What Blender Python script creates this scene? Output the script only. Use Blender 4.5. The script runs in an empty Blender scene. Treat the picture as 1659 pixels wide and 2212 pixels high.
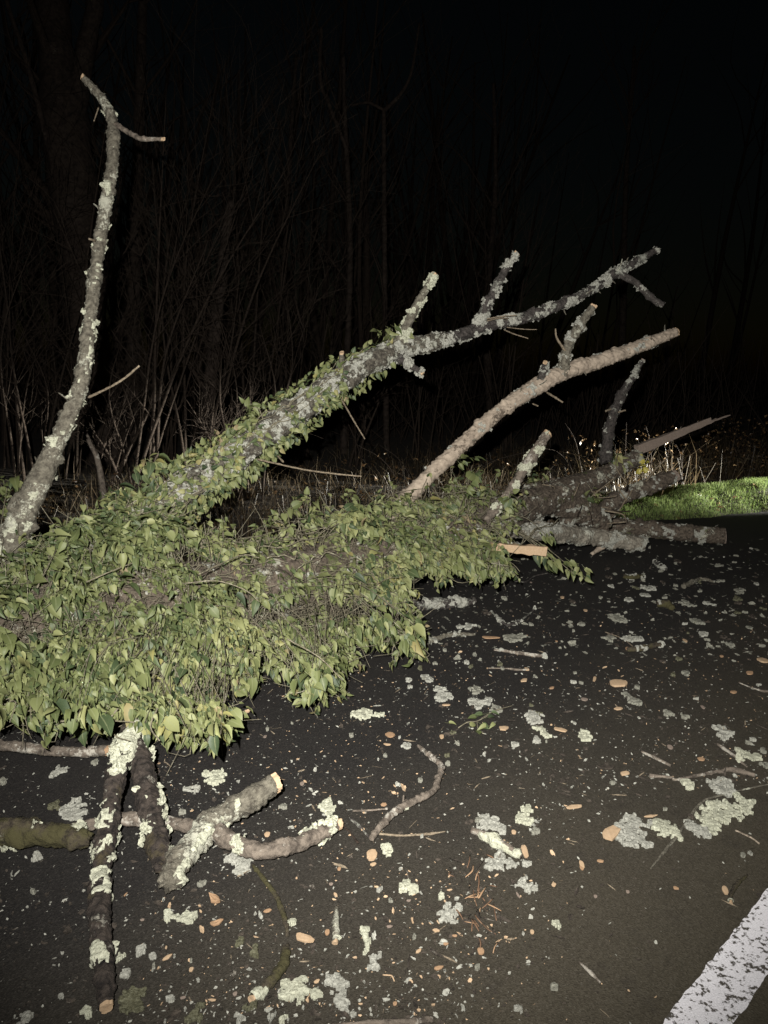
import bpy, math, random
import numpy as np
from mathutils import Vector
R = math.radians
SC = bpy.context.scene
COL = SC.collection
rng = np.random.default_rng(7)
random.seed(7)

# ------------------------------------------------------------------ camera
PITCH, FOC, CAMZ = R(10.6), 1580.0, 1.5          # photo measured on a 1659 x 2212 sheet
cam = bpy.data.cameras.new('camera'); camo = bpy.data.objects.new('camera', cam); COL.objects.link(camo)
cam.sensor_fit = 'VERTICAL'; cam.sensor_height = 36; cam.lens = 18 * FOC / 1106
cam.clip_start = 0.05; cam.clip_end = 500
camo.location = (0, 0, CAMZ); camo.rotation_euler = (math.pi / 2 - PITCH, 0, 0)
SC.camera = camo
# ------------------------------------------------------------------ night sky
w = bpy.data.worlds.new('World'); SC.world = w; w.use_nodes = True
nt = w.node_tree; bg = nt.nodes['Background']
sky = nt.nodes.new('ShaderNodeTexSky'); sky.sky_type = 'NISHITA'; sky.sun_disc = False
sky.sun_elevation = R(4.0); sky.sun_rotation = R(150)
nt.links.new(sky.outputs[0], bg.inputs[0]); bg.inputs[1].default_value = 0.0008
# ------------------------------------------------------------------ lamps: the phone's flash, a car's headlamp down the road
def spot(name, loc, aim, power, color, size, blend, radius):
    l = bpy.data.lights.new(name, 'SPOT'); l.energy = power; l.color = color
    l.spot_size = R(size); l.spot_blend = blend; l.shadow_soft_size = radius
    o = bpy.data.objects.new(name, l); COL.objects.link(o); o.location = loc
    o.rotation_euler = (Vector(aim) - Vector(loc)).to_track_quat('-Z', 'Y').to_euler()
    return o
spot('phone_flash', (-0.11, -0.03, 1.65), (0.1, 5.0, 1.0), 1550, (1.0, 0.965, 0.91), 100, 1.0, 0.012)
spot('car_headlamp', (11.6, 8.9, 0.95), (4.2, 8.75, 0.34), 46000, (1.0, 0.98, 0.88), 15, 0.7, 0.06)
# ------------------------------------------------------------------ exposure
SC.view_settings.view_transform = 'Standard'; SC.view_settings.look = 'None'
SC.view_settings.exposure = 0; SC.view_settings.gamma = 1
SC.render.engine = 'CYCLES'
SC.cycles.max_bounces = 5; SC.cycles.diffuse_bounces = 2; SC.cycles.transparent_max_bounces = 4

# ------------------------------------------------------------------ geometry helpers
SA, CA = math.sin(PITCH), math.cos(PITCH)
def P(x, y, d):
    """point seen at photo position x, y (1659 x 2212 sheet), d metres along the view axis"""
    u, v = (x - 829.5) / FOC, (y - 1106) / FOC
    return np.array([d * u, d * (CA - v * SA), CAMZ + d * (-SA - v * CA)])
def gd(y, h=0.0):
    return (CAMZ - h) / (SA + (y - 1106) / FOC * CA)
def G(x, y, h=0.0):
    return P(x, y, gd(y, h))
def pxm(y, h=0.0):
    return gd(y, h) / FOC          # metres per sheet unit on the road at height y
def vnoise(p, seed=0):
    p = np.asarray(p, float) + seed * 17.31
    i = np.floor(p).astype(np.int64); f = p - i; f = f * f * (3 - 2 * f)
    def h(a, b, c):
        n = (a * 374761393 + b * 668265263 + c * 2147483647 + seed * 974711) & 0x7fffffff
        n = ((n ^ (n >> 13)) * 1274126177) & 0x7fffffff
        return ((n ^ (n >> 16)) & 0xffff) / 65535.0
    r = 0
    for dx in (0, 1):
        for dy in (0, 1):
            for dz in (0, 1):
                wgt = (f[:, 0] if dx else 1 - f[:, 0]) * (f[:, 1] if dy else 1 - f[:, 1]) * (f[:, 2] if dz else 1 - f[:, 2])
                r = r + wgt * h(i[:, 0] + dx, i[:, 1] + dy, i[:, 2] + dz)
    return r
def fbm(p, seed=0, o=3):
    p = np.asarray(p, float); s = 0; a = .5; t = 0
    for k in range(o):
        s = s + a * vnoise(p * 2 ** k, seed + k); t += a; a *= .5
    return s / t
def smooth(a, b, x):
    t = np.clip((x - a) / (b - a), 0, 1); return t * t * (3 - 2 * t)
def resample(pts, vals, step):
    pts = np.asarray(pts, float); vals = np.asarray(vals, float); n = len(pts)
    if n == 2:
        pts = np.array([pts[0], (pts[0] + pts[1]) / 2, pts[1]]); vals = np.array([vals[0], (vals[0] + vals[1]) / 2, vals[1]]); n = 3
    ext = np.vstack([2 * pts[0] - pts[1], pts, 2 * pts[-1] - pts[-2]])
    out, ov = [], []
    for k in range(n - 1):
        a, b, c, d = ext[k:k + 4]
        m = max(2, int(np.ceil(np.linalg.norm(c - b) / step)))
        t = np.arange(m)[:, None] / m
        out.append(.5 * (2 * b + (c - a) * t + (2 * a - 5 * b + 4 * c - d) * t ** 2 + (3 * b - a - 3 * c + d) * t ** 3))
        ov.append(vals[k] + (vals[k + 1] - vals[k]) * t[:, 0])
    out.append(pts[-1:]); ov.append(vals[-1:])
    return np.vstack(out), np.concatenate(ov)
def frames(c):
    t = np.gradient(c, axis=0); t /= np.linalg.norm(t, axis=1)[:, None] + 1e-12
    n = np.cross(t[0], (0, 0, 1.0))
    if np.linalg.norm(n) < .1: n = np.cross(t[0], (0, 1.0, 0))
    n /= np.linalg.norm(n); N = [n]
    for k in range(1, len(c)):
        n = n - t[k] * np.dot(n, t[k]); n /= np.linalg.norm(n); N.append(n)
    N = np.array(N); return t, N, np.cross(t, N)
class Tube: pass
def tube(pts, rad, step=.012, sides=None, amp=.12, knob=.0, seed=0, freq=None, ragged=False):
    T = Tube(); c, r = resample(pts, rad, step)
    t, N, B = frames(c); m = len(c)
    rm = float(np.mean(r))
    if sides is None: sides = int(np.clip(2 * math.pi * rm / step, 6, 110))
    a = np.linspace(0, 2 * math.pi, sides, endpoint=False)
    nr = np.cos(a)[None, :, None] * N[:, None, :] + np.sin(a)[None, :, None] * B[:, None, :]
    v = c[:, None, :] + nr * r[:, None, None]
    if amp or knob:
        f = freq or .55 / max(rm, .012)
        q = v.reshape(-1, 3)
        dn = (fbm(q * f, seed + 3, 3) - .5) * 2.2 * amp
        if knob: dn = dn + knob * smooth(.66, .8, vnoise(q * f * 1.4, seed + 9))
        fine = ((fbm(q * 55, seed + 13, 3) - .5) * 1.6 + .7 * smooth(.6, .75, vnoise(q * 95, seed + 14)) - .15).reshape(m, sides) * min(.011, .2 * rm) if amp else 0
        v = v + nr * (dn.reshape(m, sides) * r[:, None] + fine)[..., None]
    if ragged is True: ragged = (1, 1)
    if ragged and m > 6:      # broken ends: uneven, drawn-out fibres
        g_ = np.random.default_rng(seed + 77)
        for e, sg in ((-1, 1), (0, -1)):
            if r[e] < .008 or not ragged[0 if e == 0 else 1]: continue
            j_ = np.repeat(g_.uniform(-.4, .45, (sides + 1) // 2), 2)[:sides] * r[e]; nx = e - sg
            j_ = (j_ + np.roll(j_, 1) + np.roll(j_, -1)) / 2.2
            v[e] = c[e] + (v[e] - c[e]) * g_.uniform(.6, .95, (sides, 1)) + t[e] * sg * j_[:, None]
            v[nx] = v[nx] + t[e] * sg * (j_ * .45)[:, None]
    T.c, T.r, T.t, T.n, T.v, T.m, T.s = c, r, t, nr, v, m, sides
    T.N, T.B = N, B
    return T
def tube_faces(m, s):
    i = np.arange(m - 1)[:, None] * s; j = np.arange(s)[None, :]; k = (j + 1) % s
    q = np.stack([i + j, i + k, i + k + s, i + j + s], -1).reshape(-1, 4)
    return np.vstack([q[:, [0, 1, 2]], q[:, [0, 2, 3]]])
def tube_mesh(T, cap=True):
    v = T.v.reshape(-1, 3); f = tube_faces(T.m, T.s)
    if cap:
        n = len(v); s = T.s; j = np.arange(s); k = (j + 1) % s
        v = np.vstack([v, T.c[:1], T.c[-1:]])
        o = (T.m - 1) * s
        f = np.vstack([f, np.stack([k, j, np.full(s, n)], -1), np.stack([o + j, o + k, np.full(s, n + 1)], -1)])
    return v, f
def merge(parts):
    vs, fs, o = [], [], 0
    for v, f in parts:
        vs.append(v); fs.append(f + o); o += len(v)
    return np.vstack(vs), np.vstack(fs)
def np_mesh(name, v, f, smoothf=True, attrs=None):
    me = bpy.data.meshes.new(name); v = np.asarray(v, np.float32); f = np.asarray(f, np.int32)
    me.vertices.add(len(v)); me.vertices.foreach_set('co', v.ravel())
    me.loops.add(len(f) * 3); me.loops.foreach_set('vertex_index', f.ravel())
    me.polygons.add(len(f)); me.polygons.foreach_set('loop_start', np.arange(0, len(f) * 3, 3, dtype=np.int32))
    me.update(calc_edges=True)
    me.polygons.foreach_set('use_smooth', np.full(len(f), bool(smoothf)))
    for k, a in (attrs or {}).items():
        at = me.attributes.new(k, 'FLOAT', 'POINT'); at.data.foreach_set('value', np.asarray(a, np.float32))
    return me
def obj(name, v, f, mat, parent=None, base=None, smoothf=True, attrs=None, kind=None):
    b = np.array(base if base is not None else (0, 0, 0), float)
    if parent is not None: b = np.array(parent['_b'])
    me = np_mesh(name, np.asarray(v) - b, f, smoothf, attrs)
    me.materials.append(mat)
    o = bpy.data.objects.new(name, me); COL.objects.link(o)
    if parent is not None: o.parent = parent
    else: o.location = b
    o['_b'] = [float(x) for x in b]
    if kind: o['kind'] = kind
    return o
def thing(name, label, cat, base, group=None):
    o = bpy.data.objects.new(name, None); COL.objects.link(o); o.location = base; o.empty_display_size = .1
    o['_b'] = [float(x) for x in base]
    return tag(o, label, cat, group)
def tag(o, label, cat, group=None, kind=None):
    o['label'] = label; o['category'] = cat
    if group: o['group'] = group
    if kind: o['kind'] = kind
    return o

# ------------------------------------------------------------------ materials
def newmat(name):
    m = bpy.data.materials.new(name); m.use_nodes = True; t = m.node_tree
    return m, t, t.nodes['Principled BSDF']
def N_(t, kind, **kw):
    n = t.nodes.new(kind)
    for k, v in kw.items():
        if k in n.inputs: n.inputs[k].default_value = v
        else: setattr(n, k, v)
    return n
def noise(t, scale, detail=4, rough=.6, vec=None):
    n = N_(t, 'ShaderNodeTexNoise', Scale=scale, Detail=detail, Roughness=rough)
    if vec is not None: t.links.new(vec, n.inputs['Vector'])
    return n.outputs['Fac']
def ramp(t, fac, stops):
    r = t.nodes.new('ShaderNodeValToRGB'); e = r.color_ramp.elements
    while len(e) < len(stops): e.new(.5)
    for k, (p, c) in enumerate(stops):
        e[k].position = p; e[k].color = (*c, 1) if len(c) == 3 else c
    t.links.new(fac, r.inputs[0]); return r.outputs[0]
def mixc(t, fac, a, b):
    m = t.nodes.new('ShaderNodeMix'); m.data_type = 'RGBA'
    for s, v in ((0, fac), (6, a), (7, b)):
        if hasattr(v, 'links'): t.links.new(v, m.inputs[s])
        elif isinstance(v, (int, float)): m.inputs[s].default_value = v
        else: m.inputs[s].default_value = (*v, 1)
    return m.outputs[2]
def bump(t, b, h, dist, strength=1.0):
    n = N_(t, 'ShaderNodeBump', Distance=dist, Strength=strength)
    t.links.new(h, n.inputs['Height']); t.links.new(n.outputs[0], b.inputs['Normal'])
BW = lambda p, q: [(p, (0, 0, 0)), (q, (1, 1, 1))]
def bark(name, dark, mid, pale, pale_at=.6, moss=None, moss_at=.6, rough=.9, patch=7, fine=45, bmp=.012):
    m, t, b = newmat(name); co = t.nodes.new('ShaderNodeTexCoord').outputs['Object']
    n1 = noise(t, fine, 8, .7, co); c = ramp(t, n1, [(.36, dark), (.62, mid)])
    n2 = noise(t, patch, 6, .65, co); n3 = noise(t, fine * 2.2, 5, .7, co)
    mlt = N_(t, 'ShaderNodeMath', operation='MULTIPLY_ADD'); t.links.new(n3, mlt.inputs[0]); mlt.inputs[1].default_value = .45; t.links.new(n2, mlt.inputs[2])
    c = mixc(t, ramp(t, mlt.outputs[0], BW(pale_at + .2, pale_at + .26)), c, pale)
    if moss:
        n4 = noise(t, patch * .8, 6, .7, co); c = mixc(t, ramp(t, n4, BW(moss_at, moss_at + .08)), c, moss)
    t.links.new(c, b.inputs['Base Color']); b.inputs['Roughness'].default_value = rough
    b.inputs['Specular IOR Level'].default_value = .25
    bump(t, b, n1, bmp); return m
M = {}
M['bark_grey'] = bark('bark_grey', (.05, .044, .034), (.165, .152, .118), (.36, .36, .29), .58)
M['bark_dark'] = bark('bark_dark', (.016, .014, .013), (.072, .063, .057), (.26, .265, .225), .60)
M['bark_prong'] = bark('bark_prong', (.009, .0075, .007), (.055, .044, .036), (.22, .21, .175), .64, (.055, .045, .025), .58, fine=34, patch=10)
M['bark_lean'] = bark('bark_lean', (.025, .022, .018), (.12, .108, .085), (.33, .335, .28), .54, patch=14, fine=60)
M['bark_peeled'] = bark('bark_peeled', (.22, .18, .14), (.385, .32, .25), (.09, .072, .055), .60, patch=9, fine=22, bmp=.003)
M['bark_moss'] = bark('bark_moss', (.022, .018, .013), (.085, .07, .048), (.28, .28, .22), .64, (.055, .050, .022), .47)
M['bark_worn'] = bark('bark_worn', (.05, .041, .033), (.185, .155, .124), (.33, .31, .265), .60, fine=30)
M['bark_pale'] = bark('bark_pale', (.11, .098, .078), (.29, .265, .215), (.44, .44, .37), .56)
M['bark_trunk'] = bark('bark_trunk', (.03, .024, .019), (.13, .105, .08), (.36, .36, .29), .62, (.07, .085, .03), .6)
M['bark_wood'] = bark('bark_wood', (.014, .010, .008), (.048, .036, .028), (.09, .078, .064), .7, patch=3, fine=14)
M['twig'] = bark('twig', (.10, .08, .055), (.27, .22, .155), (.36, .33, .25), .66, fine=60)
M['vine_stem'] = bark('vine_stem', (.08, .072, .048), (.235, .212, .15), (.34, .32, .24), .62, fine=50)
M['twig_dark'] = bark('twig_dark', (.013, .0095, .007), (.046, .033, .024), (.065, .054, .042), .7)
def wood(name, a, b_, sc=1.0):
    m, t, b = newmat(name); co = t.nodes.new('ShaderNodeTexCoord').outputs['Object']
    mp = N_(t, 'ShaderNodeMapping'); mp.inputs['Scale'].default_value = (1, .25, 1); t.links.new(co, mp.inputs[0])
    n = noise(t, 90 * sc, 6, .65, mp.outputs[0]); n2 = noise(t, 18, 3, .6, co)
    c = mixc(t, n2, ramp(t, n, [(.35, a), (.65, b_)]), a)
    t.links.new(c, b.inputs['Base Color']); b.inputs['Roughness'].default_value = .8; bump(t, b, n, .002); return m
M['wood_fresh'] = wood('wood_fresh', (.36, .25, .15), (.52, .39, .26))
M['wood_orange'] = wood('wood_orange', (.27, .165, .09), (.41, .275, .17))
M['wood_old'] = wood('wood_old', (.16, .125, .10), (.30, .24, .20))
M['bark_bit'] = bark('bark_bit', (.02, .017, .0135), (.072, .059, .047), (.20, .185, .155), .64)
def lichen(name, a, b_, c_):
    m, t, b = newmat(name); g = t.nodes.new('ShaderNodeNewGeometry'); co = t.nodes.new('ShaderNodeTexCoord').outputs['Object']
    n = noise(t, 130, 5, .7, co); n2 = noise(t, 22, 4, .6, co)
    c = ramp(t, n, [(.3, c_), (.45, a), (.68, b_)]); c = mixc(t, ramp(t, n2, BW(.5, .75)), c, a)
    t.links.new(c, b.inputs['Base Color']); b.inputs['Roughness'].default_value = .95; b.inputs['Specular IOR Level'].default_value = .1
    bump(t, b, n, .004); return m
M['lichen'] = lichen('lichen', (.34, .345, .265), (.50, .51, .40), (.13, .125, .09))
M['lichen_grey'] = lichen('lichen_grey', (.26, .26, .225), (.40, .40, .35), (.10, .095, .08))
M['moss'] = lichen('moss', (.075, .073, .045), (.16, .16, .11), (.03, .027, .018))
M['lichen_dull'] = lichen('lichen_dull', (.17, .168, .14), (.29, .29, .235), (.07, .066, .052))
M['fibre'] = wood('fibre', (.10, .055, .03), (.20, .12, .07))
def leafmat(name, stops, trans=.22, rough=.38, rib=True):
    m, t, b = newmat(name)
    a = N_(t, 'ShaderNodeAttribute', attribute_name='tint'); oi = t.nodes.new('ShaderNodeObjectInfo')
    ad = N_(t, 'ShaderNodeMath', operation='ADD'); t.links.new(a.outputs['Fac'], ad.inputs[0]); t.links.new(oi.outputs['Random'], ad.inputs[1])
    fr = N_(t, 'ShaderNodeMath', operation='FRACT'); t.links.new(ad.outputs[0], fr.inputs[0])
    c = ramp(t, fr.outputs[0], stops)
    if rib:
        r = N_(t, 'ShaderNodeAttribute', attribute_name='rib')
        c = mixc(t, ramp(t, r.outputs['Fac'], [(.03, (.55, .55, .55)), (.13, (0, 0, 0))]), c, (.21, .225, .12))
    co = t.nodes.new('ShaderNodeTexCoord').outputs['Object']
    n = noise(t, 40, 3, .6, co); c = mixc(t, ramp(t, n, [(.42, (0, 0, 0)), (.85, (.5, .5, .5))]), c, (.13, .135, .065))
    t.links.new(c, b.inputs['Base Color']); b.inputs['Roughness'].default_value = rough; b.inputs['Specular IOR Level'].default_value = .35
    tr = t.nodes.new('ShaderNodeBsdfTranslucent'); t.links.new(c, tr.inputs[0])
    mx = t.nodes.new('ShaderNodeMixShader'); mx.inputs[0].default_value = trans
    t.links.new(b.outputs[0], mx.inputs[1]); t.links.new(tr.outputs[0], mx.inputs[2])
    t.links.new(mx.outputs[0], t.nodes['Material Output'].inputs['Surface']); return m
M['ivy'] = leafmat('ivy', [(0, (.026, .046, .022)), (.16, (.052, .078, .032)), (.40, (.108, .130, .046)), (.66, (.165, .184, .076)), (.93, (.228, .24, .104)), (.975, (.24, .22, .075)), (1, (.23, .175, .11))], .2, .55)
M['grass'] = leafmat('grass', [(0, (.07, .115, .028)), (.5, (.125, .18, .05)), (1, (.21, .255, .09))], .3, .95, False)
M['drygrass'] = leafmat('drygrass', [(0, (.026, .018, .012)), (.5, (.066, .044, .027)), (1, (.14, .10, .06))], .25, .45, False)
M['deadleaf'] = leafmat('deadleaf', [(0, (.05, .028, .014)), (.5, (.11, .06, .03)), (1, (.20, .13, .07))], .15, .3, False)
M['gold_leaf'] = leafmat('gold_leaf', [(0, (.42, .36, .05)), (1, (.5, .44, .1))], .2, .4)
def asphalt():
    m, t, b = newmat('asphalt'); co = t.nodes.new('ShaderNodeTexCoord').outputs['Object']
    v = N_(t, 'ShaderNodeTexVoronoi', Scale=230.0); t.links.new(co, v.inputs['Vector'])
    n = noise(t, 260, 3, .7, co); n2 = noise(t, 1.3, 5, .6, co); n3 = noise(t, 9, 6, .7, co)
    c = ramp(t, v.outputs['Color'], [(.15, (.0085, .0077, .0073)), (.7, (.0185, .0166, .0152)), (.97, (.036, .033, .029))])
    # warm flash glow painted into the colour beside the line, fading to darker asphalt
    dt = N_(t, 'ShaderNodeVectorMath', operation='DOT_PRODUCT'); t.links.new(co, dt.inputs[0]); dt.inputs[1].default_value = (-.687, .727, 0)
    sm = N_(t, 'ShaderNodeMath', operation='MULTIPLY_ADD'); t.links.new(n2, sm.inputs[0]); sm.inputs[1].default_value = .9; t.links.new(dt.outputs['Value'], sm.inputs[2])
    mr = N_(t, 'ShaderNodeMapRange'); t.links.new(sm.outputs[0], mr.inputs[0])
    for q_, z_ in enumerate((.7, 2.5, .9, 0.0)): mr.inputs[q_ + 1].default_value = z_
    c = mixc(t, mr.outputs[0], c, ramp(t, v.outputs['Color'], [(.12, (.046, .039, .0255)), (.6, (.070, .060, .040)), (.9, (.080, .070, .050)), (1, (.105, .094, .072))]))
    c = mixc(t, ramp(t, n3, [(.55, (0, 0, 0)), (.8, (.6, .6, .6))]), c, (.013, .0105, .0095))
    n4 = noise(t, 75, 4, .6, co); c = mixc(t, ramp(t, n4, BW(.69, .73)), c, (.075, .07, .06))
    t.links.new(c, b.inputs['Base Color']); b.inputs['Roughness'].default_value = .82; b.inputs['Specular IOR Level'].default_value = .3
    ad = N_(t, 'ShaderNodeMath', operation='ADD'); t.links.new(v.outputs['Distance'], ad.inputs[0]); t.links.new(n, ad.inputs[1])
    bump(t, b, ad.outputs[0], .0013); return m
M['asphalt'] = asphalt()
def paint():
    m, t, b = newmat('road_paint'); co = t.nodes.new('ShaderNodeTexCoord').outputs['Object']
    n = noise(t, 75, 4, .62, co); n2 = noise(t, 18, 3, .6, co); n3 = noise(t, 240, 3, .7, co)
    c = ramp(t, n3, [(.3, (.58, .57, .60)), (.7, (.86, .85, .89))])
    mm = N_(t, 'ShaderNodeMath', operation='MULTIPLY_ADD'); t.links.new(n2, mm.inputs[0]); mm.inputs[1].default_value = .45; t.links.new(n, mm.inputs[2])
    c = mixc(t, ramp(t, mm.outputs[0], [(.615, (1, 1, 1)), (.69, (0, 0, 0))]), c, (.06, .053, .043))
    t.links.new(c, b.inputs['Base Color']); b.inputs['Roughness'].default_value = .75; bump(t, b, n3, .002); return m
M['paint'] = paint()
def soil():
    m, t, b = newmat('soil'); co = t.nodes.new('ShaderNodeTexCoord').outputs['Object']
    n = noise(t, 14, 8, .7, co); c = ramp(t, n, [(.35, (.012, .009, .006)), (.6, (.045, .034, .022)), (.8, (.08, .06, .04))])
    t.links.new(c, b.inputs['Base Color']); b.inputs['Roughness'].default_value = 1; bump(t, b, n, .03); return m
M['soil'] = soil()

# ------------------------------------------------------------------ ground, road, line
def edge_y(x):   # far edge of the road, the road bends away to the right
    x = np.asarray(x, float)
    return np.interp(x, [-60, -8, -2.15, 1.0, 2.37, 4.28, 12, 80], [-42, -.6, 3.88, 6.45, 7.34, 8.01, 10.6, 30]) + .03 * np.sin(x * 5.1) + .02 * np.sin(x * 13.7)
def terrain(x, y):
    x = np.asarray(x, float); y = np.asarray(y, float); e = y - edge_y(x)
    crest = .05 + .17 * smooth(2.0, 4.8, x)
    h = -.05 + (crest + .05) * smooth(-.12, .55, e) - (crest - .02) * smooth(.75, 1.6, e) + .03 * np.clip(e - 5, 0, 14)
    q = np.stack([x * 1.7, y * 1.7, x * 0], -1).reshape(-1, 3)
    return h + (smooth(0, 1, e) * (fbm(q, 5).reshape(x.shape) - .5) * .16)
def grid_mesh(xs, ys, zf):
    X, Y = np.meshgrid(xs, ys); Z = zf(X, Y); m, s = X.shape
    v = np.stack([X, Y, Z], -1).reshape(-1, 3)
    i = np.arange(m - 1)[:, None] * s + np.arange(s - 1)[None, :]
    q = np.stack([i, i + 1, i + 1 + s, i + s], -1).reshape(-1, 4)
    return v, np.vstack([q[:, [0, 1, 2]], q[:, [0, 2, 3]]])
xs = np.concatenate([np.linspace(-120, -12, 28), np.linspace(-11.5, 14, 170), np.linspace(15, 120, 28)])
ys = np.concatenate([np.linspace(-80, -4, 20), np.linspace(-3, 20, 180), np.linspace(21, 160, 40)])
v, f = grid_mesh(xs, ys, terrain); o = obj('ground', v, f, M['soil']); o['kind'] = 'structure'
# the road: a sheet whose far edge follows the bend
sx = np.concatenate([np.linspace(-60, -6, 40), np.linspace(-5.9, 8, 220), np.linspace(8.2, 70, 60)])
rows = np.linspace(0, 1, 26)
vv = []
for k in rows:
    ed = edge_y(sx) + .05 * (fbm(np.stack([sx * 6, sx * 0, sx * 0], -1), 2) - .5)
    vv.append(np.stack([sx, ed - 12.5 * k, np.zeros_like(sx)], -1))
vv = np.array(vv); m, s = vv.shape[:2]
i = np.arange(m - 1)[:, None] * s + np.arange(s - 1)[None, :]
q = np.stack([i, i + s, i + s + 1, i + 1], -1).reshape(-1, 4)
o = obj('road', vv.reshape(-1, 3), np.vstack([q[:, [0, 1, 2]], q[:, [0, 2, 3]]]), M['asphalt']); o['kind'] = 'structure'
A, B = G(1430, 2212), G(1659, 1920); dl = (B - A) / np.linalg.norm(B - A); pl = np.array([dl[1], -dl[0], 0])
tt = np.arange(-2.5, 3.2, .01); jl = lambda s: (fbm(np.stack([tt * 40, tt * 0, tt * 0], -1), s) - .5) * .012
lo = A + tt[:, None] * dl + jl(3)[:, None] * pl; ro = A + tt[:, None] * dl + (.118 + jl(4))[:, None] * pl
v = np.vstack([lo, ro]); v[:, 2] = .004; n = len(tt); j = np.arange(n - 1)
o = obj('road_line', v, np.vstack([np.stack([j, j + n, j + n + 1], -1), np.stack([j, j + n + 1, j + 1], -1)]), M['paint']); o['kind'] = 'structure'

# ------------------------------------------------------------------ bark pieces with lichen
def lichen_shell(T, thr, seed, freq=9, height=.011, extra=None, lo=.0):
    """crust over the part of a tube where a noise mask is high, plus patches (t0, t1, side angle range by view)"""
    v = T.v; m, s = T.m, T.s; q = v.reshape(-1, 3)
    mk = fbm(q * freq, seed, 3).reshape(m, s) - thr
    u = np.linspace(0, 1, m)[:, None]
    edge = (fbm(q * 45, seed + 5, 2).reshape(m, s) - .5)
    view = np.array([0, 0, CAMZ]) - T.c; view /= np.linalg.norm(view, axis=1)[:, None]
    side = np.cross(T.t, view); side /= np.linalg.norm(side, axis=1)[:, None] + 1e-9
    fc = (T.n * view[:, None, :]).sum(-1); sd = (T.n * side[:, None, :]).sum(-1)
    mk = mk + edge * .18
    for (t0, t1, s0, s1) in (extra or []):
        pu = np.minimum(u - t0, t1 - u) * 6; ps = np.minimum(sd - s0, s1 - sd) * .8
        b = np.minimum(pu, ps) * .5 + edge * .35; b = np.where(fc > -.35, b, -1); mk = np.maximum(mk, b)
    i = np.arange(m - 1)[:, None]; j = np.arange(s)[None, :]; k = (j + 1) % s
    mm = np.minimum(np.minimum(mk[i, j], mk[i + 1, j]), np.minimum(mk[i, k], mk[i + 1, k]))
    keep = (mm > 0)
    if keep.sum() < 3: return None
    hgt = height * smooth(-.0, .09, mk) * (.35 + 1.1 * fbm(q * 75, seed + 8, 2).reshape(m, s)) + .0012
    w_ = v + T.n * hgt[..., None]
    idx = np.stack([(i * s + j), (i * s + k), ((i + 1) * s + k), ((i + 1) * s + j)], -1)[keep]
    used, inv = np.unique(idx, return_inverse=True); inv = inv.reshape(idx.shape)
    return w_.reshape(-1, 3)[used], np.vstack([inv[:, [0, 1, 2]], inv[:, [0, 2, 3]]])
def flake_template(seed):
    r_ = np.random.default_rng(seed); n = 11; a = np.linspace(0, 2 * math.pi, n, endpoint=False)
    r = 1 + r_.uniform(-.35, .3, n); o_ = np.stack([np.cos(a) * r, np.sin(a) * r, r_.uniform(.0, .55, n)], -1)
    i_ = np.stack([np.cos(a) * .5, np.sin(a) * .5, r_.uniform(.02, .22, n)], -1)
    v = np.vstack([o_, i_, [[0, 0, .0]]]); j = np.arange(n); k = (j + 1) % n
    return v, np.vstack([np.stack([j, k, n + k], -1), np.stack([j, n + k, n + j], -1), np.stack([n + j, n + k, np.full(n, 2 * n)], -1)])
FLAKES = [flake_template(k) for k in range(6)]
def scatter(temps, pos, rot, scl, tint=None, idx=None, ribs=None):
    """join copies of templates: pos (n,3), rot (n,3,3), scl (n,) or (n,3)"""
    n = len(pos); idx = rng.integers(0, len(temps), n) if idx is None else idx
    scl = np.asarray(scl, float); scl = scl[:, None] * np.ones(3) if scl.ndim == 1 else scl
    V, F, Tn, Rb, o = [], [], [], [], 0
    for k, (tv, tf) in enumerate(temps):
        w_ = np.where(idx == k)[0]
        if not len(w_): continue
        vv = np.einsum('nij,nvj->nvi', rot[w_], tv[None] * scl[w_][:, None, :]) + pos[w_][:, None, :]
        V.append(vv.reshape(-1, 3)); nv = len(tv)
        F.append((tf[None] + (np.arange(len(w_)) * nv)[:, None, None]).reshape(-1, 3) + o); o += len(w_) * nv
        if tint is not None: Tn.append(np.repeat(tint[w_], nv))
        if ribs is not None: Rb.append(np.tile(ribs[k], len(w_)))
    at = {}
    if tint is not None: at['tint'] = np.concatenate(Tn)
    if ribs is not None: at['rib'] = np.concatenate(Rb)
    return np.vstack(V), np.vstack(F), at
def basis(t, n):
    """rows of frames: x = side, y = t (along), z = n (normal)"""
    t = t / (np.linalg.norm(t, axis=1)[:, None] + 1e-9)
    n = n - t * (n * t).sum(1)[:, None]; n = n / (np.linalg.norm(n, axis=1)[:, None] + 1e-9)
    return np.stack([np.cross(t, n), t, n], -1)
def rim_flakes(T, count, thr, seed, size=(.006, .016), freq=9):
    i = rng.integers(0, T.m, count * 3); j = rng.integers(0, T.s, count * 3)
    p = T.v[i, j]; ok = fbm(p * freq, seed, 3) > thr + .015; i, j = i[ok][:count], j[ok][:count]
    if len(i) < 2: return None
    n = T.n[i, j] + rng.normal(0, .45, (len(i), 3)); t = rng.normal(0, 1, (len(i), 3))
    v, f, _ = scatter(FLAKES, T.v[i, j] + T.n[i, j] * .004, basis(t, n), rng.uniform(*size, len(i)))
    return v, f
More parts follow.
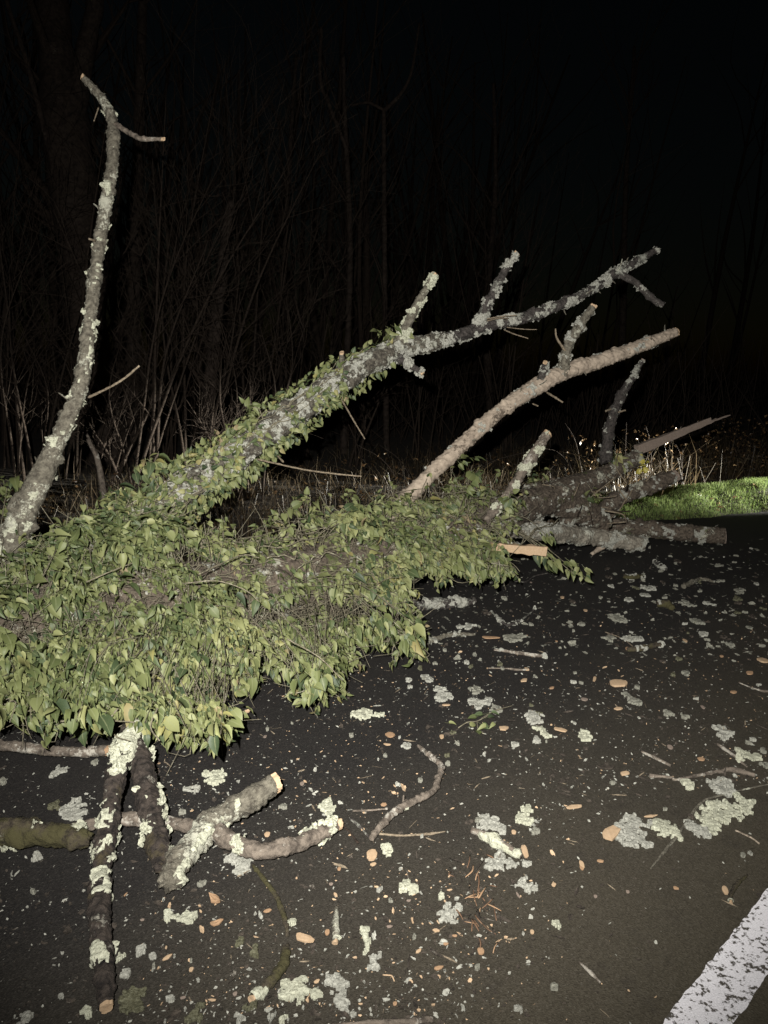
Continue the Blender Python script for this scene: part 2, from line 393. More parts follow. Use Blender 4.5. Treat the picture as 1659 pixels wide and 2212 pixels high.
def cut_face(T, end, parent, mat, tilt=.25, scale=.93, name='cut_face', seed=1, jag=0.0):
    c, t = (T.c[-1], T.t[-1]) if end else (T.c[0], -T.t[0])
    ring = (T.v[-3] + (T.c[-1] - T.c[-3])) if end else (T.v[2] + (T.c[0] - T.c[2])); r_ = np.random.default_rng(seed)
    ring = c + (ring - c) * scale
    ax = r_.normal(0, 1, 3); ax -= t * ax.dot(t); ax /= np.linalg.norm(ax)
    rr = float(np.mean(np.linalg.norm(ring - c, axis=1)))
    lift = .004 + .35 * rr * 0 + (tilt * ((ring - c) @ ax) + tilt * rr) + (r_.uniform(0, jag, len(ring)) if jag else 0)
    out = ring + t * np.atleast_1d(lift)[:, None]
    cc = c + t * (.003 + tilt * rr + jag * .3); s = len(ring); j = np.arange(s); k = (j + 1) % s
    v = np.vstack([out, [cc], ring - t * .004]); f = np.stack([j, k, np.full(s, s)], -1) if end else np.stack([k, j, np.full(s, s)], -1)
    q1 = np.stack([j, s + 1 + j, s + 1 + k], -1); q2 = np.stack([j, s + 1 + k, k], -1)
    return obj(name, v, np.vstack([f, q1, q2]), mat, parent, smoothf=False)
def limb(name, parent, pts, wid, mat, thr=.6, seed=0, cut=(0, 1), step=.010, knob=.25, amp=.14, extra=None, lmat='lichen', flakes=140, woodm='wood_fresh', frac=True, base=None, jag=0.0, height=.011, freq=9):
    """a branch as one bark mesh (part), its lichen crust and sawn faces as sub-parts. pts world, wid radius"""
    T = tube(pts, wid, step, amp=amp, knob=knob, seed=seed, ragged=(not cut[0], not cut[1]))
    v, f = tube_mesh(T); o = obj(name, v, f, M[mat], parent, base)
    L = []
    a = lichen_shell(T, thr, seed, freq, height, extra)
    if a: L.append(a)
    if flakes:
        b = rim_flakes(T, flakes, thr - .02, seed, freq=freq)
        if b: L.append(b)
    if L: lv, lf = merge(L); obj('lichen', lv, lf, M[lmat], o, smoothf=False, kind='stuff')
    if cut[0]: cut_face(T, 0, o, M[woodm], seed=seed + 1, jag=jag)
    if cut[1]: cut_face(T, 1, o, M[woodm], seed=seed + 2, jag=jag)
    o['_T'] = 0
    return o, T
def pl3(rows, kf=None):
    """rows x, y, d, width(sheet units) -> points and radii"""
    return [P(x, y, d) for x, y, d, w_ in rows], [w_ / 2 / FOC * d * (kf or (.70 if w_ < 62 else .9)) for x, y, d, w_ in rows]
def gl3(rows):
    """rows x, y, height, width -> points and radii on or over the road"""
    return [G(x, y, h) for x, y, h, w_ in rows], [w_ / 2 * pxm(y, h) * .78 for x, y, h, w_ in rows]

# ------------------------------------------------------------------ the fallen tree
tree = thing('fallen_tree', 'toppled lichen-spotted tree with sawn-off limbs lying along the road edge under ivy', 'tree', G(520, 1330))
trunk, TT = limb('trunk', tree, *pl3([(-260, 1420, 3.15, 330), (0, 1375, 3.4, 260), (250, 1330, 3.65, 230), (500, 1290, 3.95, 205), (800, 1215, 4.5, 165), (960, 1165, 4.95, 125), (1100, 1105, 5.4, 84), (1200, 1070, 5.8, 76), (1300, 1030, 6.1, 58), (1380, 985, 6.3, 46)]),
                 'bark_trunk', .655, 11, (0, 0), .013, .2, .16, lmat='lichen_grey', flakes=700, freq=16, height=.007)
mast, T_mast = limb('upright_limb', tree, *pl3([(-60, 1340, 3.45, 78), (0, 1222, 3.5, 70), (60, 1090, 3.5, 62), (130, 940, 3.55, 50), (178, 820, 3.6, 46), (193, 700, 3.65, 38), (207, 580, 3.7, 37), (224, 470, 3.75, 37), (241, 370, 3.8, 35), (246, 290, 3.85, 33), (236, 242, 3.85, 30), (208, 198, 3.85, 25), (179, 168, 3.83, 20)]),
                    'bark_grey', .665, 21, (0, 1), .008, .30, .15, extra=[(.07, .165, -.75, .1), (.205, .23, -.2, .3), (.44, .50, .1, .8), (.6, .63, -.1, .6)], flakes=420, freq=18, height=.006)
lean, T_lean = limb('leaning_limb', tree, *pl3([(40, 1290, 3.6, 96), (200, 1190, 3.8, 80), (350, 1090, 3.95, 68), (500, 985, 4.1, 62), (640, 890, 4.3, 57), (740, 815, 4.5, 50), (860, 752, 4.7, 43), (915, 742, 4.76, 36), (965, 733, 4.83, 31)], .95),
                    'bark_lean', .60, 33, (0, 0), .007, .25, .16, lmat='lichen_grey', extra=[(.53, .60, -.3, .6), (.66, .71, -.5, .9), (.85, .89, -.8, .8)], flakes=900, freq=17, height=.008)
top, T_top = limb('limb_top', tree, *pl3([(925, 741, 4.77, 40), (985, 727, 4.88, 38), (1050, 705, 5.0, 37), (1150, 680, 5.1, 33), (1250, 640, 5.25, 28), (1340, 585, 5.4, 27), (1418, 540, 5.5, 19)]),
                    'bark_dark', .575, 35, (0, 0), .006, .3, .2, lmat='lichen_grey', extra=[(.04, .10, -.9, .9), (.30, .36, -.8, .8), (.42, .47, -.9, .9), (.66, .70, -.9, .9), (.80, .84, -.9, .4)], flakes=420, freq=13, height=.010)
bare, T_bare = limb('peeled_limb', tree, *pl3([(790, 1165, 4.6, 58), (860, 1095, 4.7, 50), (930, 1025, 4.8, 46), (1010, 950, 4.9, 45), (1090, 880, 5.0, 45), (1170, 828, 5.1, 52), (1230, 800, 5.15, 46), (1310, 775, 5.25, 42), (1390, 745, 5.35, 38), (1460, 717, 5.45, 26)]),
                    'bark_peeled', .70, 44, (0, 1), .009, .2, .11, lmat='lichen_grey', extra=[(.52, .56, -.6, .9), (.84, .88, -.3, .6)], flakes=260, height=.006, freq=16)
for rows, mat, sd, thr, fl in (
    ([(855, 750, 4.68, 38), (880, 700, 4.66, 30), (905, 650, 4.65, 25), (938, 594, 4.6, 17)], 'bark_grey', 51, .56, 260),
    ([(1030, 708, 4.97, 36), (1058, 648, 4.95, 28), (1085, 595, 4.93, 25), (1115, 549, 4.9, 19)], 'bark_dark', 52, .56, 240),
    ([(850, 765, 4.7, 30), (885, 788, 4.62, 22), (911, 807, 4.58, 14)], 'bark_dark', 53, .50, 120),
    ([(1335, 590, 5.4, 26), (1375, 612, 5.38, 18), (1405, 642, 5.36, 20), (1432, 660, 5.35, 17)], 'bark_dark', 54, .66, 20),
    ([(733, 825, 4.5, 26), (737, 790, 4.45, 20), (738, 764, 4.42, 14)], 'bark_grey', 55, .56, 60),
    ([(1214, 812, 5.13, 40), (1226, 752, 5.1, 31), (1252, 703, 5.06, 29), (1282, 661, 5.0, 21)], 'bark_grey', 56, .60, 90),
    ([(1160, 840, 5.1, 28), (1172, 808, 5.05, 24), (1178, 784, 5.0, 15)], 'bark_dark', 57, .54, 90),
    ([(1050, 1125, 4.85, 24), (1108, 1052, 4.9, 27), (1145, 992, 4.95, 33), (1182, 940, 5.0, 27)], 'bark_worn', 58, .52, 200),
    ([(1308, 1000, 6.15, 40), (1316, 930, 6.15, 30), (1335, 868, 6.15, 26), (1362, 822, 6.15, 23), (1388, 780, 6.15, 12)], 'bark_dark', 59, .62, 70),
    ([(1275, 1130, 6.2, 60), (1335, 1080, 6.25, 48), (1400, 1050, 6.3, 46), (1455, 1029, 6.3, 38)], 'bark_trunk', 60, .62, 220),
    ([(250, 268, 3.84, 18), (284, 290, 3.8, 14), (308, 300, 3.78, 15), (350, 300, 3.75, 11)], 'bark_worn', 61, .72, 0),
    ([(1185, 1072, 5.8, 90), (1250, 1100, 6.0, 72), (1310, 1135, 6.15, 46)], 'bark_trunk', 62, .60, 260)):
    p_, r_ = pl3(rows)
    limb('side_limb', tree, p_, r_, mat, thr, sd, (0, 1 if sd not in (54, 62) else 0), .008, .3, .16, flakes=fl, lmat='lichen' if sd in (58, 51) else 'lichen_grey', jag=.012 if sd in (60, 61) else .004, height=.006, freq=17, woodm='wood_old' if sd in (60, 59) else 'wood_fresh')
# splintered end and split heartwood
def splinter(name, parent, a, b, w0, w1, thick, mat, seed, n=14, base=None):
    r_ = np.random.default_rng(seed); a = np.array(a); b = np.array(b); t = (b - a); L = np.linalg.norm(t); t /= L
    up = np.array([0, 0, 1.0]); sd = np.cross(t, up); sd /= np.linalg.norm(sd); up = np.cross(sd, t)
    u = np.linspace(0, 1, n); ww = (w0 + (w1 - w0) * u) * (1 + r_.uniform(-.1, .1, n)); V = []
    for k in range(n):
        c = a + t * L * u[k]; j = r_.uniform(-.004, .004, 4)
        h = ww[k] / 2; d = thick / 2 * (1 - .6 * u[k])
        V += [c + up * (h + j[0]) + sd * d, c + up * (h + j[1]) - sd * d, c - up * (h + j[2]) - sd * d, c - up * (h + j[3]) + sd * d]
    V = np.array(V); F = tube_faces(n, 4); e = (n - 1) * 4
    F = np.vstack([F, [[0, 2, 1], [0, 3, 2], [e, e + 1, e + 2], [e, e + 2, e + 3]]])
    return obj(name, V, F, M[mat], parent, base, smoothf=False)
splinter('splinter', tree, P(1375, 972, 6.28), P(1535, 908, 6.5), .085, .05, .05, 'wood_old', 3)
splinter('splinter', tree, P(1500, 923, 6.46), P(1577, 896, 6.6), .036, .004, .03, 'wood_old', 4)
splinter('split_wood', tree, P(1060, 1180, 4.72), P(1180, 1191, 4.78), .052, .06, .06, 'wood_fresh', 5)
T = tube(*pl3([(1000, 1168, 4.85, 26), (1068, 1179, 4.78, 26), (1100, 1174, 4.82, 22)]), .008, knob=.3, seed=8)
v, f = tube_mesh(T); so = obj('broken_stub', v, f, M['bark_trunk'], tree); lv = rim_flakes(T, 120, .3, 3); obj('lichen', *lv, M['lichen'], so, smoothf=False, kind='stuff')
# twigs still on the limbs
for rows in ([(192, 858, 3.58, 8), (240, 835, 3.5, 7), (272, 815, 3.46, 7), (301, 790, 3.42, 6)], [(213, 232, 3.84, 4), (207, 250, 3.82, 4), (203, 262, 3.8, 3)],
             [(205, 520, 3.68, 9), (192, 516, 3.63, 6)], [(735, 858, 4.45, 5), (762, 905, 4.3, 5), (788, 948, 4.2, 4)], [(556, 992, 4.05, 6), (650, 1013, 3.9, 6), (720, 1023, 3.8, 5), (781, 1029, 3.75, 4)],
             [(1045, 690, 4.97, 4), (1080, 684, 4.9, 4), (1116, 681, 4.85, 3)], [(1050, 694, 4.97, 4), (1075, 688, 4.9, 3), (1098, 687, 4.85, 3)], [(1088, 712, 5, 4), (1112, 722, 4.9, 4), (1141, 731, 4.85, 3)], [(1095, 707, 5, 3), (1130, 711, 4.9, 3), (1160, 712, 4.85, 2)],
             [(1225, 765, 5.1, 10), (1212, 745, 5.05, 8), (1202, 728, 5.02, 7), (1200, 710, 5.0, 4)], [(1182, 848, 5.08, 7), (1198, 858, 5.0, 6), (1216, 869, 4.95, 5)], [(1150, 872, 5.05, 5), (1162, 877, 5, 4)],
             [(1330, 892, 6.15, 6), (1352, 886, 6.1, 5)], [(1325, 882, 6.15, 8), (1308, 888, 6.1, 5)], [(600, 985, 4.15, 7), (612, 998, 4.1, 6)], [(1395, 1040, 6.2, 6), (1418, 1012, 6.2, 5), (1445, 985, 6.2, 4)], [(1238, 1120, 5.9, 6), (1270, 1080, 5.9, 5), (1330, 1030, 6.0, 4)]):
    p_, r_ = pl3(rows); T = tube(p_, r_, .012, 6, .25, .3, seed=len(rows)); obj('twig', *tube_mesh(T), M['twig'], tree)

for T, n_, u0 in ((T_mast, 12, .15), (T_top, 9, .1), (T_bare, 8, .3), (T_lean, 4, .7)):
    for k in range(n_):
        i = int(rng.uniform(u0, .98) * (T.m - 1)); j = rng.integers(0, T.s); a = T.v[i, j]; dr = T.n[i, j] + T.t[i] * rng.uniform(.2, 1.2) + rng.normal(0, .3, 3); dr /= np.linalg.norm(dr); L_ = rng.uniform(.015, .06)
        obj('twig_stub', *tube_mesh(tube([a - dr * .01, a + dr * L_ * .5 + rng.normal(0, .003, 3), a + dr * L_], [.0055, .0042, .0028], .008, 6, .3, .3, k)), M['bark_grey'], tree)
for k in range(22):
    a = P(rng.uniform(1090, 1400), rng.uniform(1030, 1150), rng.uniform(5.6, 6.2)); dr = rng.normal(0, 1, 3) * [1, .5, .7]; dr /= np.linalg.norm(dr); L_ = rng.uniform(.12, .4)
    b_ = a + dr * L_; b_[2] = max(b_[2], .05)
    obj('twig', *tube_mesh(tube([a, (a + b_) / 2 + rng.normal(0, .03, 3), b_], [.006, .0045, .002], .03, 5, .25, .3, k)), M['twig' if k % 3 else 'twig_dark'], tree)
# ------------------------------------------------------------------ ivy
def leaf_template(fold, bend, twist, wide):
    vs = np.array([0, .1, .3, .55, .8, 1.0]); hw = np.array([0, .24, .33, .27, .115, 0]) * wide; back = np.array([0, -.10, -.02, .02, .02, 0])
    V, rib = [], []
    z = lambda s: -bend * s * s
    for k, s in enumerate(vs):
        V.append([0, s, z(s)]); rib.append(0)
    for sg in (-1, 1):
        for k in range(1, 5):
            V.append([sg * hw[k], vs[k] + back[k], z(vs[k]) + fold * hw[k] + sg * twist * hw[k] * vs[k]]); rib.append(1)
    F = []
    for sg, o in ((-1, 6), (1, 10)):
        t = [[0, 1, o], [o, 1, o + 1], [1, 2, o + 1], [o + 1, 2, o + 2], [2, 3, o + 2], [o + 2, 3, o + 3], [3, 4, o + 3], [4, 5, o + 3]]
        F += t if sg > 0 else [[a, c, b] for a, b, c in t]
    n = len(V); V += [[-.018, 0, 0], [.018, 0, 0], [.012, -.55, .12], [-.012, -.55, .12]]; rib += [0] * 4
    F += [[n, n + 1, n + 2], [n, n + 2, n + 3]]
    return np.array(V, float), np.array(F), np.array(rib, float)
LT = [leaf_template(*a) for a in ((.45, .35, 0, .95), (.8, .5, .2, .85), (.25, .25, -.3, 1.1), (1.2, .55, .1, .85), (.3, .75, .3, .95), (.6, .2, -.2, 1.15))]
LEAFT = [(a, b) for a, b, c in LT]; LEAFR = [c for a, b, c in LT]
def inpoly(x, y, poly):
    r = np.zeros(len(x), bool); n = len(poly)
    for i in range(n):
        x0, y0 = poly[i]; x1, y1 = poly[(i + 1) % n]
        if y0 == y1: continue
        c = ((y0 > y) != (y1 > y)) & (x < (x1 - x0) * (y - y0) / (y1 - y0) + x0); r ^= c
    return r
MASS = [(-60, 1225), (40, 1185), (120, 1150), (200, 1112), (300, 1085), (380, 1095), (430, 1150), (480, 1160), (560, 1152), (620, 1112), (700, 1107), (780, 1087), (850, 1067), (930, 1075), (1000, 1042), (1050, 1055), (1100, 1082), (1125, 1100), (1085, 1150), (1060, 1185), (1060, 1200), (1100, 1215), (1080, 1240), (1000, 1235), (940, 1240), (890, 1228), (865, 1290), (850, 1310), (900, 1345), (912, 1390), (895, 1410), (850, 1395), (790, 1372), (750, 1395), (742, 1450), (700, 1505), (658, 1510), (640, 1475), (655, 1440), (600, 1428), (545, 1440), (530, 1480), (480, 1490), (440, 1480), (405, 1500), (425, 1535), (480, 1545), (505, 1575), (470, 1592), (400, 1588), (310, 1580), (280, 1555), (200, 1560), (120, 1560), (40, 1545), (-60, 1540)]
def mass_depth(x, y):
    da = np.interp(x, [-150, 0, 400, 800, 1100, 1300], [3.2, 3.4, 3.85, 4.5, 5.3, 6.1])
    ya = np.interp(x, [-150, 0, 400, 800, 1100], [1400, 1375, 1305, 1215, 1115])
    t = (y - ya) / np.interp(x, [0, 500, 1100], [190, 240, 120])
    d = da - .32 - .55 * np.clip(t, 0, 1.2) + .35 * np.clip(-t, 0, 1.2)
    return np.minimum(d, .93 * gd(y, .03))
lp, lt, ln, ls, ltt = [], [], [], [], []      # leaf position, tip direction, normal, size, tint
stems = []
def add_leaf(p, t, n, s, tint):
    lp.append(p); lt.append(t); ln.append(n); ls.append(s); ltt.append(tint)
cnt = 0
cp = np.array([0, 0, CAMZ])
def rosette(tip, axis, n, size, spread=.7, yel=0.0, droop=.75, tint_bias=.1):
    """leaves fanned round the end of a shoot"""
    axis = axis / np.linalg.norm(axis); tv = cp - tip; tv = tv / np.linalg.norm(tv); base_t = float(np.clip(1.5 * (vnoise(np.array([tip * 4.2]), 31)[0] - .5) + rng.uniform(.1, .8) + tint_bias, 0, 1))
    for k in range(n):
        r_ = rng.normal(0, 1, 3); r_ -= axis * r_.dot(axis) * .6; r_ /= np.linalg.norm(r_)
        p = tip - axis * rng.uniform(0, .10) + r_ * rng.uniform(.01, .04)
        t = axis * .45 + r_ * spread + np.array([.28, -.1, 0]) + np.array([0, 0, -droop]) * rng.uniform(.3, 1.2)
        nn = np.array([0, 0, .6]) + tv * .22 + r_ * .5 + rng.normal(0, .5, 3)
        tint = (base_t * .62 + rng.uniform(0, .38)) * .93
        if rng.random() < .03 + yel: tint = rng.uniform(.93, .999)
        elif rng.random() < .14: tint = rng.uniform(0, .12)
        add_leaf(p, t, nn, size * float(np.clip(rng.lognormal(0, .42), .4, 2.3)), tint)
HOLES = [(428, 1195, 24), (205, 1178, 34), (95, 1245, 30), (60, 1330, 34), (415, 1500, 26), (400, 1235, 20), (530, 1150, 24), (640, 1190, 18), (300, 1300, 16), (180, 1440, 18), (560, 1420, 30), (770, 1160, 22), (860, 1200, 14), (250, 1545, 34), (90, 1555, 26), (480, 1480, 22)]
cand = np.stack([rng.uniform(-60, 1130, 15000), rng.uniform(1040, 1600, 15000)], -1); cand = cand[inpoly(cand[:, 0], cand[:, 1], MASS)]
gapn = vnoise(np.stack([cand[:, 0] / 80, cand[:, 1] / 50, cand[:, 0] * 0], -1), 4)
for (x, y), gn in zip(cand[:4600], gapn):
    cnt += 1
    d = float(mass_depth(x, y)) + rng.normal(0, .11) + .42 * (vnoise(np.array([[x / 62, y / 48, 3]]), 21)[0] - .5) + .3 * (vnoise(np.array([[x / 150, y / 110, 5]]), 22)[0] - .5) + (rng.uniform(0, .3) if cnt % 4 == 0 else 0)
    # bare patches where the trunk shows
    if gn > .64 and y < 1400 and x < 900 or gn > .78 or any(math.hypot(x - hx, (y - hy) * 1.3) < hr for hx, hy, hr in HOLES): continue
    tip = P(x, y, d)
    if tip[2] < .07: tip[2] = .07 + rng.uniform(0, .04)
    k = np.argmin(np.abs((TT.c - tip)[:, 0] - rng.uniform(-.35, .1))); root = TT.c[k] + (tip - TT.c[k]) * .35
    ax = (tip - root); ax[2] -= .1
    rosette(tip, ax + np.array([.12, 0, 0]) + rng.normal(0, .08, 3), rng.integers(5, 9), np.interp(x, [0, 300, 700, 1100], [.034, .030, .031, .037]) * (1.15 if y > 1430 and x < 260 else 1), yel=.02 if y > 1400 else 0, tint_bias=float(np.interp(x, [0, 420, 800], [-.32, -.02, .16]) + np.interp(y, [1150, 1400], [-.12, .06])))  # leaf tint biased darker to the left and top, paler to the right
    mid = (root + tip) / 2 + rng.normal(0, .05, 3) + np.array([0, 0, .04])
    if cnt % 2 == 0: stems.append(tube([root, mid, tip], [.0022, .0018, .0011], .05, 4, 0, 0))
# hanging fringes and shoots that stand clear of the mass
FR = [(340, 1008, 3.85, 9), (318, 1030, 3.85, 6), (255, 1068, 3.75, 9), (240, 1095, 3.75, 7), (205, 1125, 3.7, 7), (165, 1150, 3.65, 6), (130, 1165, 3.6, 6), (545, 880, 4.15, 6), (520, 930, 4.1, 5), (430, 985, 4.0, 6), (400, 1010, 4.0, 6),
      (1020, 1005, 4.75, 8), (1035, 1030, 4.75, 8), (1015, 1050, 4.7, 7), (1110, 1082, 4.7, 7), (1100, 1100, 4.7, 6), (650, 1092, 4.2, 7), (640, 1105, 4.1, 6), (690, 1098, 4.2, 5), (760, 1085, 4.4, 6), (880, 715, 4.65, 2), (845, 712, 4.6, 2), (835, 725, 4.6, 2),
      (15, 1055, 3.95, 9), (30, 1085, 3.9, 8), (5, 1120, 3.9, 7), (0, 1165, 3.9, 5), (45, 1045, 4.0, 6), (85, 1200, 3.55, 5),
      (900, 1222, 4.2, 8), (930, 1228, 4.25, 8), (965, 1225, 4.3, 8), (1000, 1222, 4.35, 7), (1035, 1215, 4.4, 8), (1070, 1218, 4.45, 8), (1095, 1215, 4.5, 7), (880, 1245, 4.1, 7), (1180, 1200, 4.9, 6), (1195, 1218, 4.8, 7), (1212, 1225, 4.75, 5), (1240, 1240, 4.72, 4), (1262, 1250, 4.7, 4), (1190, 1165, 5.0, 4),
      (905, 1395, 3.55, 8), (880, 1385, 3.55, 8), (850, 1365, 3.6, 7), (820, 1350, 3.6, 8), (895, 1350, 3.6, 7), (700, 1490, 3.05, 8), (670, 1500, 3.0, 8), (655, 1470, 3.1, 7), (720, 1450, 3.2, 8), (735, 1420, 3.25, 7),
      (500, 1560, 2.75, 8), (470, 1575, 2.7, 8), (440, 1580, 2.65, 7), (400, 1570, 2.65, 8), (360, 1575, 2.6, 7), (320, 1560, 2.65, 7), (520, 1480, 3.1, 6), (545, 1470, 3.15, 6), (150, 1545, 2.8, 4), (60, 1560, 2.8, 5), (270, 1535, 2.7, 4), (110, 1530, 2.75, 6),
      (1148, 1035, 5.6, 4), (1172, 1030, 5.6, 5), (1340, 985, 6.1, 3), (1285, 1072, 5.8, 4), (1125, 1035, 5.5, 3), (1335, 1000, 6.1, 2), (1350, 1010, 6.1, 3)]
for x, y, d, n in FR:
    tip = P(x, y, d); ax = np.array([.35, -.35, .25 if y < 1120 else -.5]) + rng.normal(0, .15, 3)
    rosette(tip + (np.array([0, 0, .03]) if y < 1120 else 0), ax, n + 5, .033 if d < 3.3 else .038 if d < 4.6 else .044, .8, droop=.55 if y < 1120 else 1.0)
    k = np.argmin(np.linalg.norm(TT.c - tip - np.array([-.1, .2, 0]), axis=1)); k2 = np.argmin(np.linalg.norm(T_lean.c - tip, axis=1))
    root = TT.c[k] if np.linalg.norm(TT.c[k] - tip) < np.linalg.norm(T_lean.c[k2] - tip) or (x > 700 and y > 800) else T_lean.c[k2]
    if x < 60 and y < 1180: root = P(x - 30, 1330, 3.75)
    stems.append(tube([root, (root + tip) / 2 + np.array([0, 0, .06]), tip], [.004, .003, .0018], .04, 4, 0, 0))
mp = np.array(MASS, float)
for k in range(280):
    i = rng.integers(0, len(mp)); a, b = mp[i], mp[(i + 1) % len(mp)]; q_ = a + (b - a) * rng.random(); e_ = b - a
    nrm = np.array([-e_[1], e_[0]]); nrm /= np.linalg.norm(nrm) + 1e-6
    if inpoly(np.array([q_[0] + nrm[0] * 6]), np.array([q_[1] + nrm[1] * 6]), MASS)[0]: nrm = -nrm
    if q_[0] < 5: continue
    L_ = rng.uniform(4, 20) if k % 4 else rng.uniform(20, 48); x, y = q_ + nrm * L_; x0, y0 = q_ - nrm * 30
    d = float(mass_depth(q_[0], q_[1])) + rng.normal(-.03, .05); tip = P(x, y, d); root = P(x0, y0, d + .08)
    if tip[2] < .05: continue
    stems.append(tube([root, (root + tip) / 2 + rng.normal(0, .015, 3), tip], [.0028, .0022, .0014], .03, 4, 0, 0)); ax = tip - root
    for j in range(rng.integers(3, 6)):
        p = root + ax * rng.uniform(.55, 1.05); r_ = rng.normal(0, 1, 3)
        add_leaf(p, ax / np.linalg.norm(ax) * .5 + r_ * .5 + np.array([0, 0, -.45]), np.array([0, -.3, .6]) + rng.normal(0, .5, 3), rng.uniform(.022, .046), rng.uniform(.15, .95))
# leaves hugging the leaning limb
m_ = T_lean.m
for k in range(3200):
    u = rng.beta(1.1, 1.7) * .9; i = int(u * (m_ - 1)); j = rng.integers(0, T_lean.s)
    nr = T_lean.n[i, j]; c = T_lean.v[i, j]
    view = cp - c; view /= np.linalg.norm(view)
    facing = nr.dot(view)
    if facing > .35 and vnoise(np.array([c * 9]), 12)[0] > np.interp(u, [0, .32, .48, .64, .8], [.85, .72, .6, .42, .25]): continue
    out = rng.uniform(.006, .03 + .075 * (1 - u)) if facing > 0 else rng.uniform(.0, .03 + .09 * (1 - u))
    p = c + nr * out; t = nr * .7 + np.array([.25, 0, -.65]) + rng.normal(0, .4, 3)
    if nr[2] > .4: t = nr * .4 + np.array([.3, 0, .3]) + rng.normal(0, .5, 3)
    add_leaf(p, t, nr * .5 + view * .5 + rng.normal(0, .35, 3), rng.uniform(.022, .046), rng.uniform(0, .93) if rng.random() > .02 else .97)
lp, lt, ln, ls, ltt = map(np.array, (lp, lt, ln, ls, ltt))
lp[:, 2] = np.maximum(lp[:, 2], .045)
rot = basis(lt, ln); idx = rng.integers(0, len(LEAFT), len(lp))
ivy = thing('ivy_plant', 'dense green ivy with woody stems smothering the fallen trunk and leaning limb', 'ivy', G(430, 1400))
# which leaves show largest in the photo
cx = lp + rot[:, :, 1] * ls[:, None] * .5; rel = cx - cp
dep = rel[:, 1] * CA - rel[:, 2] * SA; sxp = rel[:, 0] / dep * FOC + 829.5; syp = 1106 - (rel[:, 1] * SA + rel[:, 2] * CA) / dep * FOC
fac = np.abs((rot[:, :, 2] * rel).sum(1)) / np.linalg.norm(rel, axis=1)
score = ls / dep * (.3 + fac) * ((sxp > 5) & (sxp < 1650) & (syp < 2200))
# keep only leaves with nothing right in front of them: coarse buffer
cell = (np.clip(sxp / 13, 0, 400).astype(int) * 1000 + np.clip(syp / 13, 0, 400).astype(int)); order = np.argsort(dep); first = {}
for k in order: first.setdefault(cell[k], k)
front = np.zeros(len(lp), bool); front[list(first.values())] = True
big = np.argsort(-score * (front * 1.0 + .01))[:300]
lm = []
for k, (tv, tf) in enumerate(LEAFT):
    me = np_mesh('leaf', tv, tf, True, {'tint': np.zeros(len(tv)), 'rib': LEAFR[k]}); me.materials.append(M['ivy']); lm.append(me)
from mathutils import Matrix
ib = np.array(ivy['_b'])
for k in big:
    o = bpy.data.objects.new('leaf', lm[idx[k]]); COL.objects.link(o); o.parent = ivy
    mt = np.eye(4); mt[:3, :3] = rot[k] * ls[k]; mt[:3, 3] = lp[k] - ib; o.matrix_local = Matrix(mt.tolist())
rest = np.ones(len(lp), bool); rest[big] = False
v, f, at = scatter(LEAFT, lp[rest], rot[rest], ls[rest], ltt[rest], idx[rest], LEAFR)
obj('foliage', v, f, M['ivy'], ivy, attrs=at, kind='stuff')
for k in range(min(1100, len(cand) - 4600)):
    x, y = cand[4600 + k]
    a = P(x, y, float(mass_depth(x, y)) + rng.uniform(-.06, .12)); a[2] = max(a[2], .06); dr = rng.normal(0, 1, 3) * [1, .5, .6] + [.5, 0, .1]; dr *= rng.uniform(.06, .2) / np.linalg.norm(dr)
    stems.append(tube([a - dr, a + rng.normal(0, .03, 3), a + dr], [.0011, .0018, .0010], .04, 4, 0, 0))
obj('shoots', *merge([tube_mesh(T, False) for T in stems]), M['vine_stem'], ivy, kind='stuff')
# woody stems creeping over trunk and limb
def creep(T, u0, u1, a0, a1, r, seed, off=.012):
    r_ = np.random.default_rng(seed); n = 16; u = np.linspace(u0, u1, n); a = np.linspace(a0, a1, n) + r_.normal(0, .05, n)
    pts = []
    for k in range(n):
        i = int(np.clip(u[k], 0, 1) * (T.m - 1)); j = int((a[k] / (2 * math.pi)) * T.s) % T.s
        pts.append(T.v[i, j] + T.n[i, j] * (off + r_.uniform(0, .02)))
    Tt = tube(pts, np.linspace(r, r * .6, n), .02, 7, .15, .2, seed); obj('vine_stem', *tube_mesh(Tt), M['vine_stem'], ivy)
def view_angle(T):
    i = T.m // 3; view = cp - T.c[i]; view /= np.linalg.norm(view); return float(np.argmax(T.n[i] @ view) / T.s * 2 * math.pi)
va = view_angle(TT); vl = view_angle(T_lean)
for k in range(22):
    u = rng.uniform(.02, .6); a_ = va + rng.uniform(-1.3, 1.2); creep(TT, u, u + rng.uniform(.08, .2), a_, a_ + rng.normal(0, .4), rng.uniform(.002, .0055), 100 + k, rng.uniform(.01, .10))
for k in range(16):
    u = rng.uniform(0, .6); a_ = vl + rng.uniform(-1.2, 1.2); creep(T_lean, u, u + rng.uniform(.1, .25), a_, a_ + rng.normal(0, .5), rng.uniform(.002, .0045), 200 + k, rng.uniform(.006, .03))
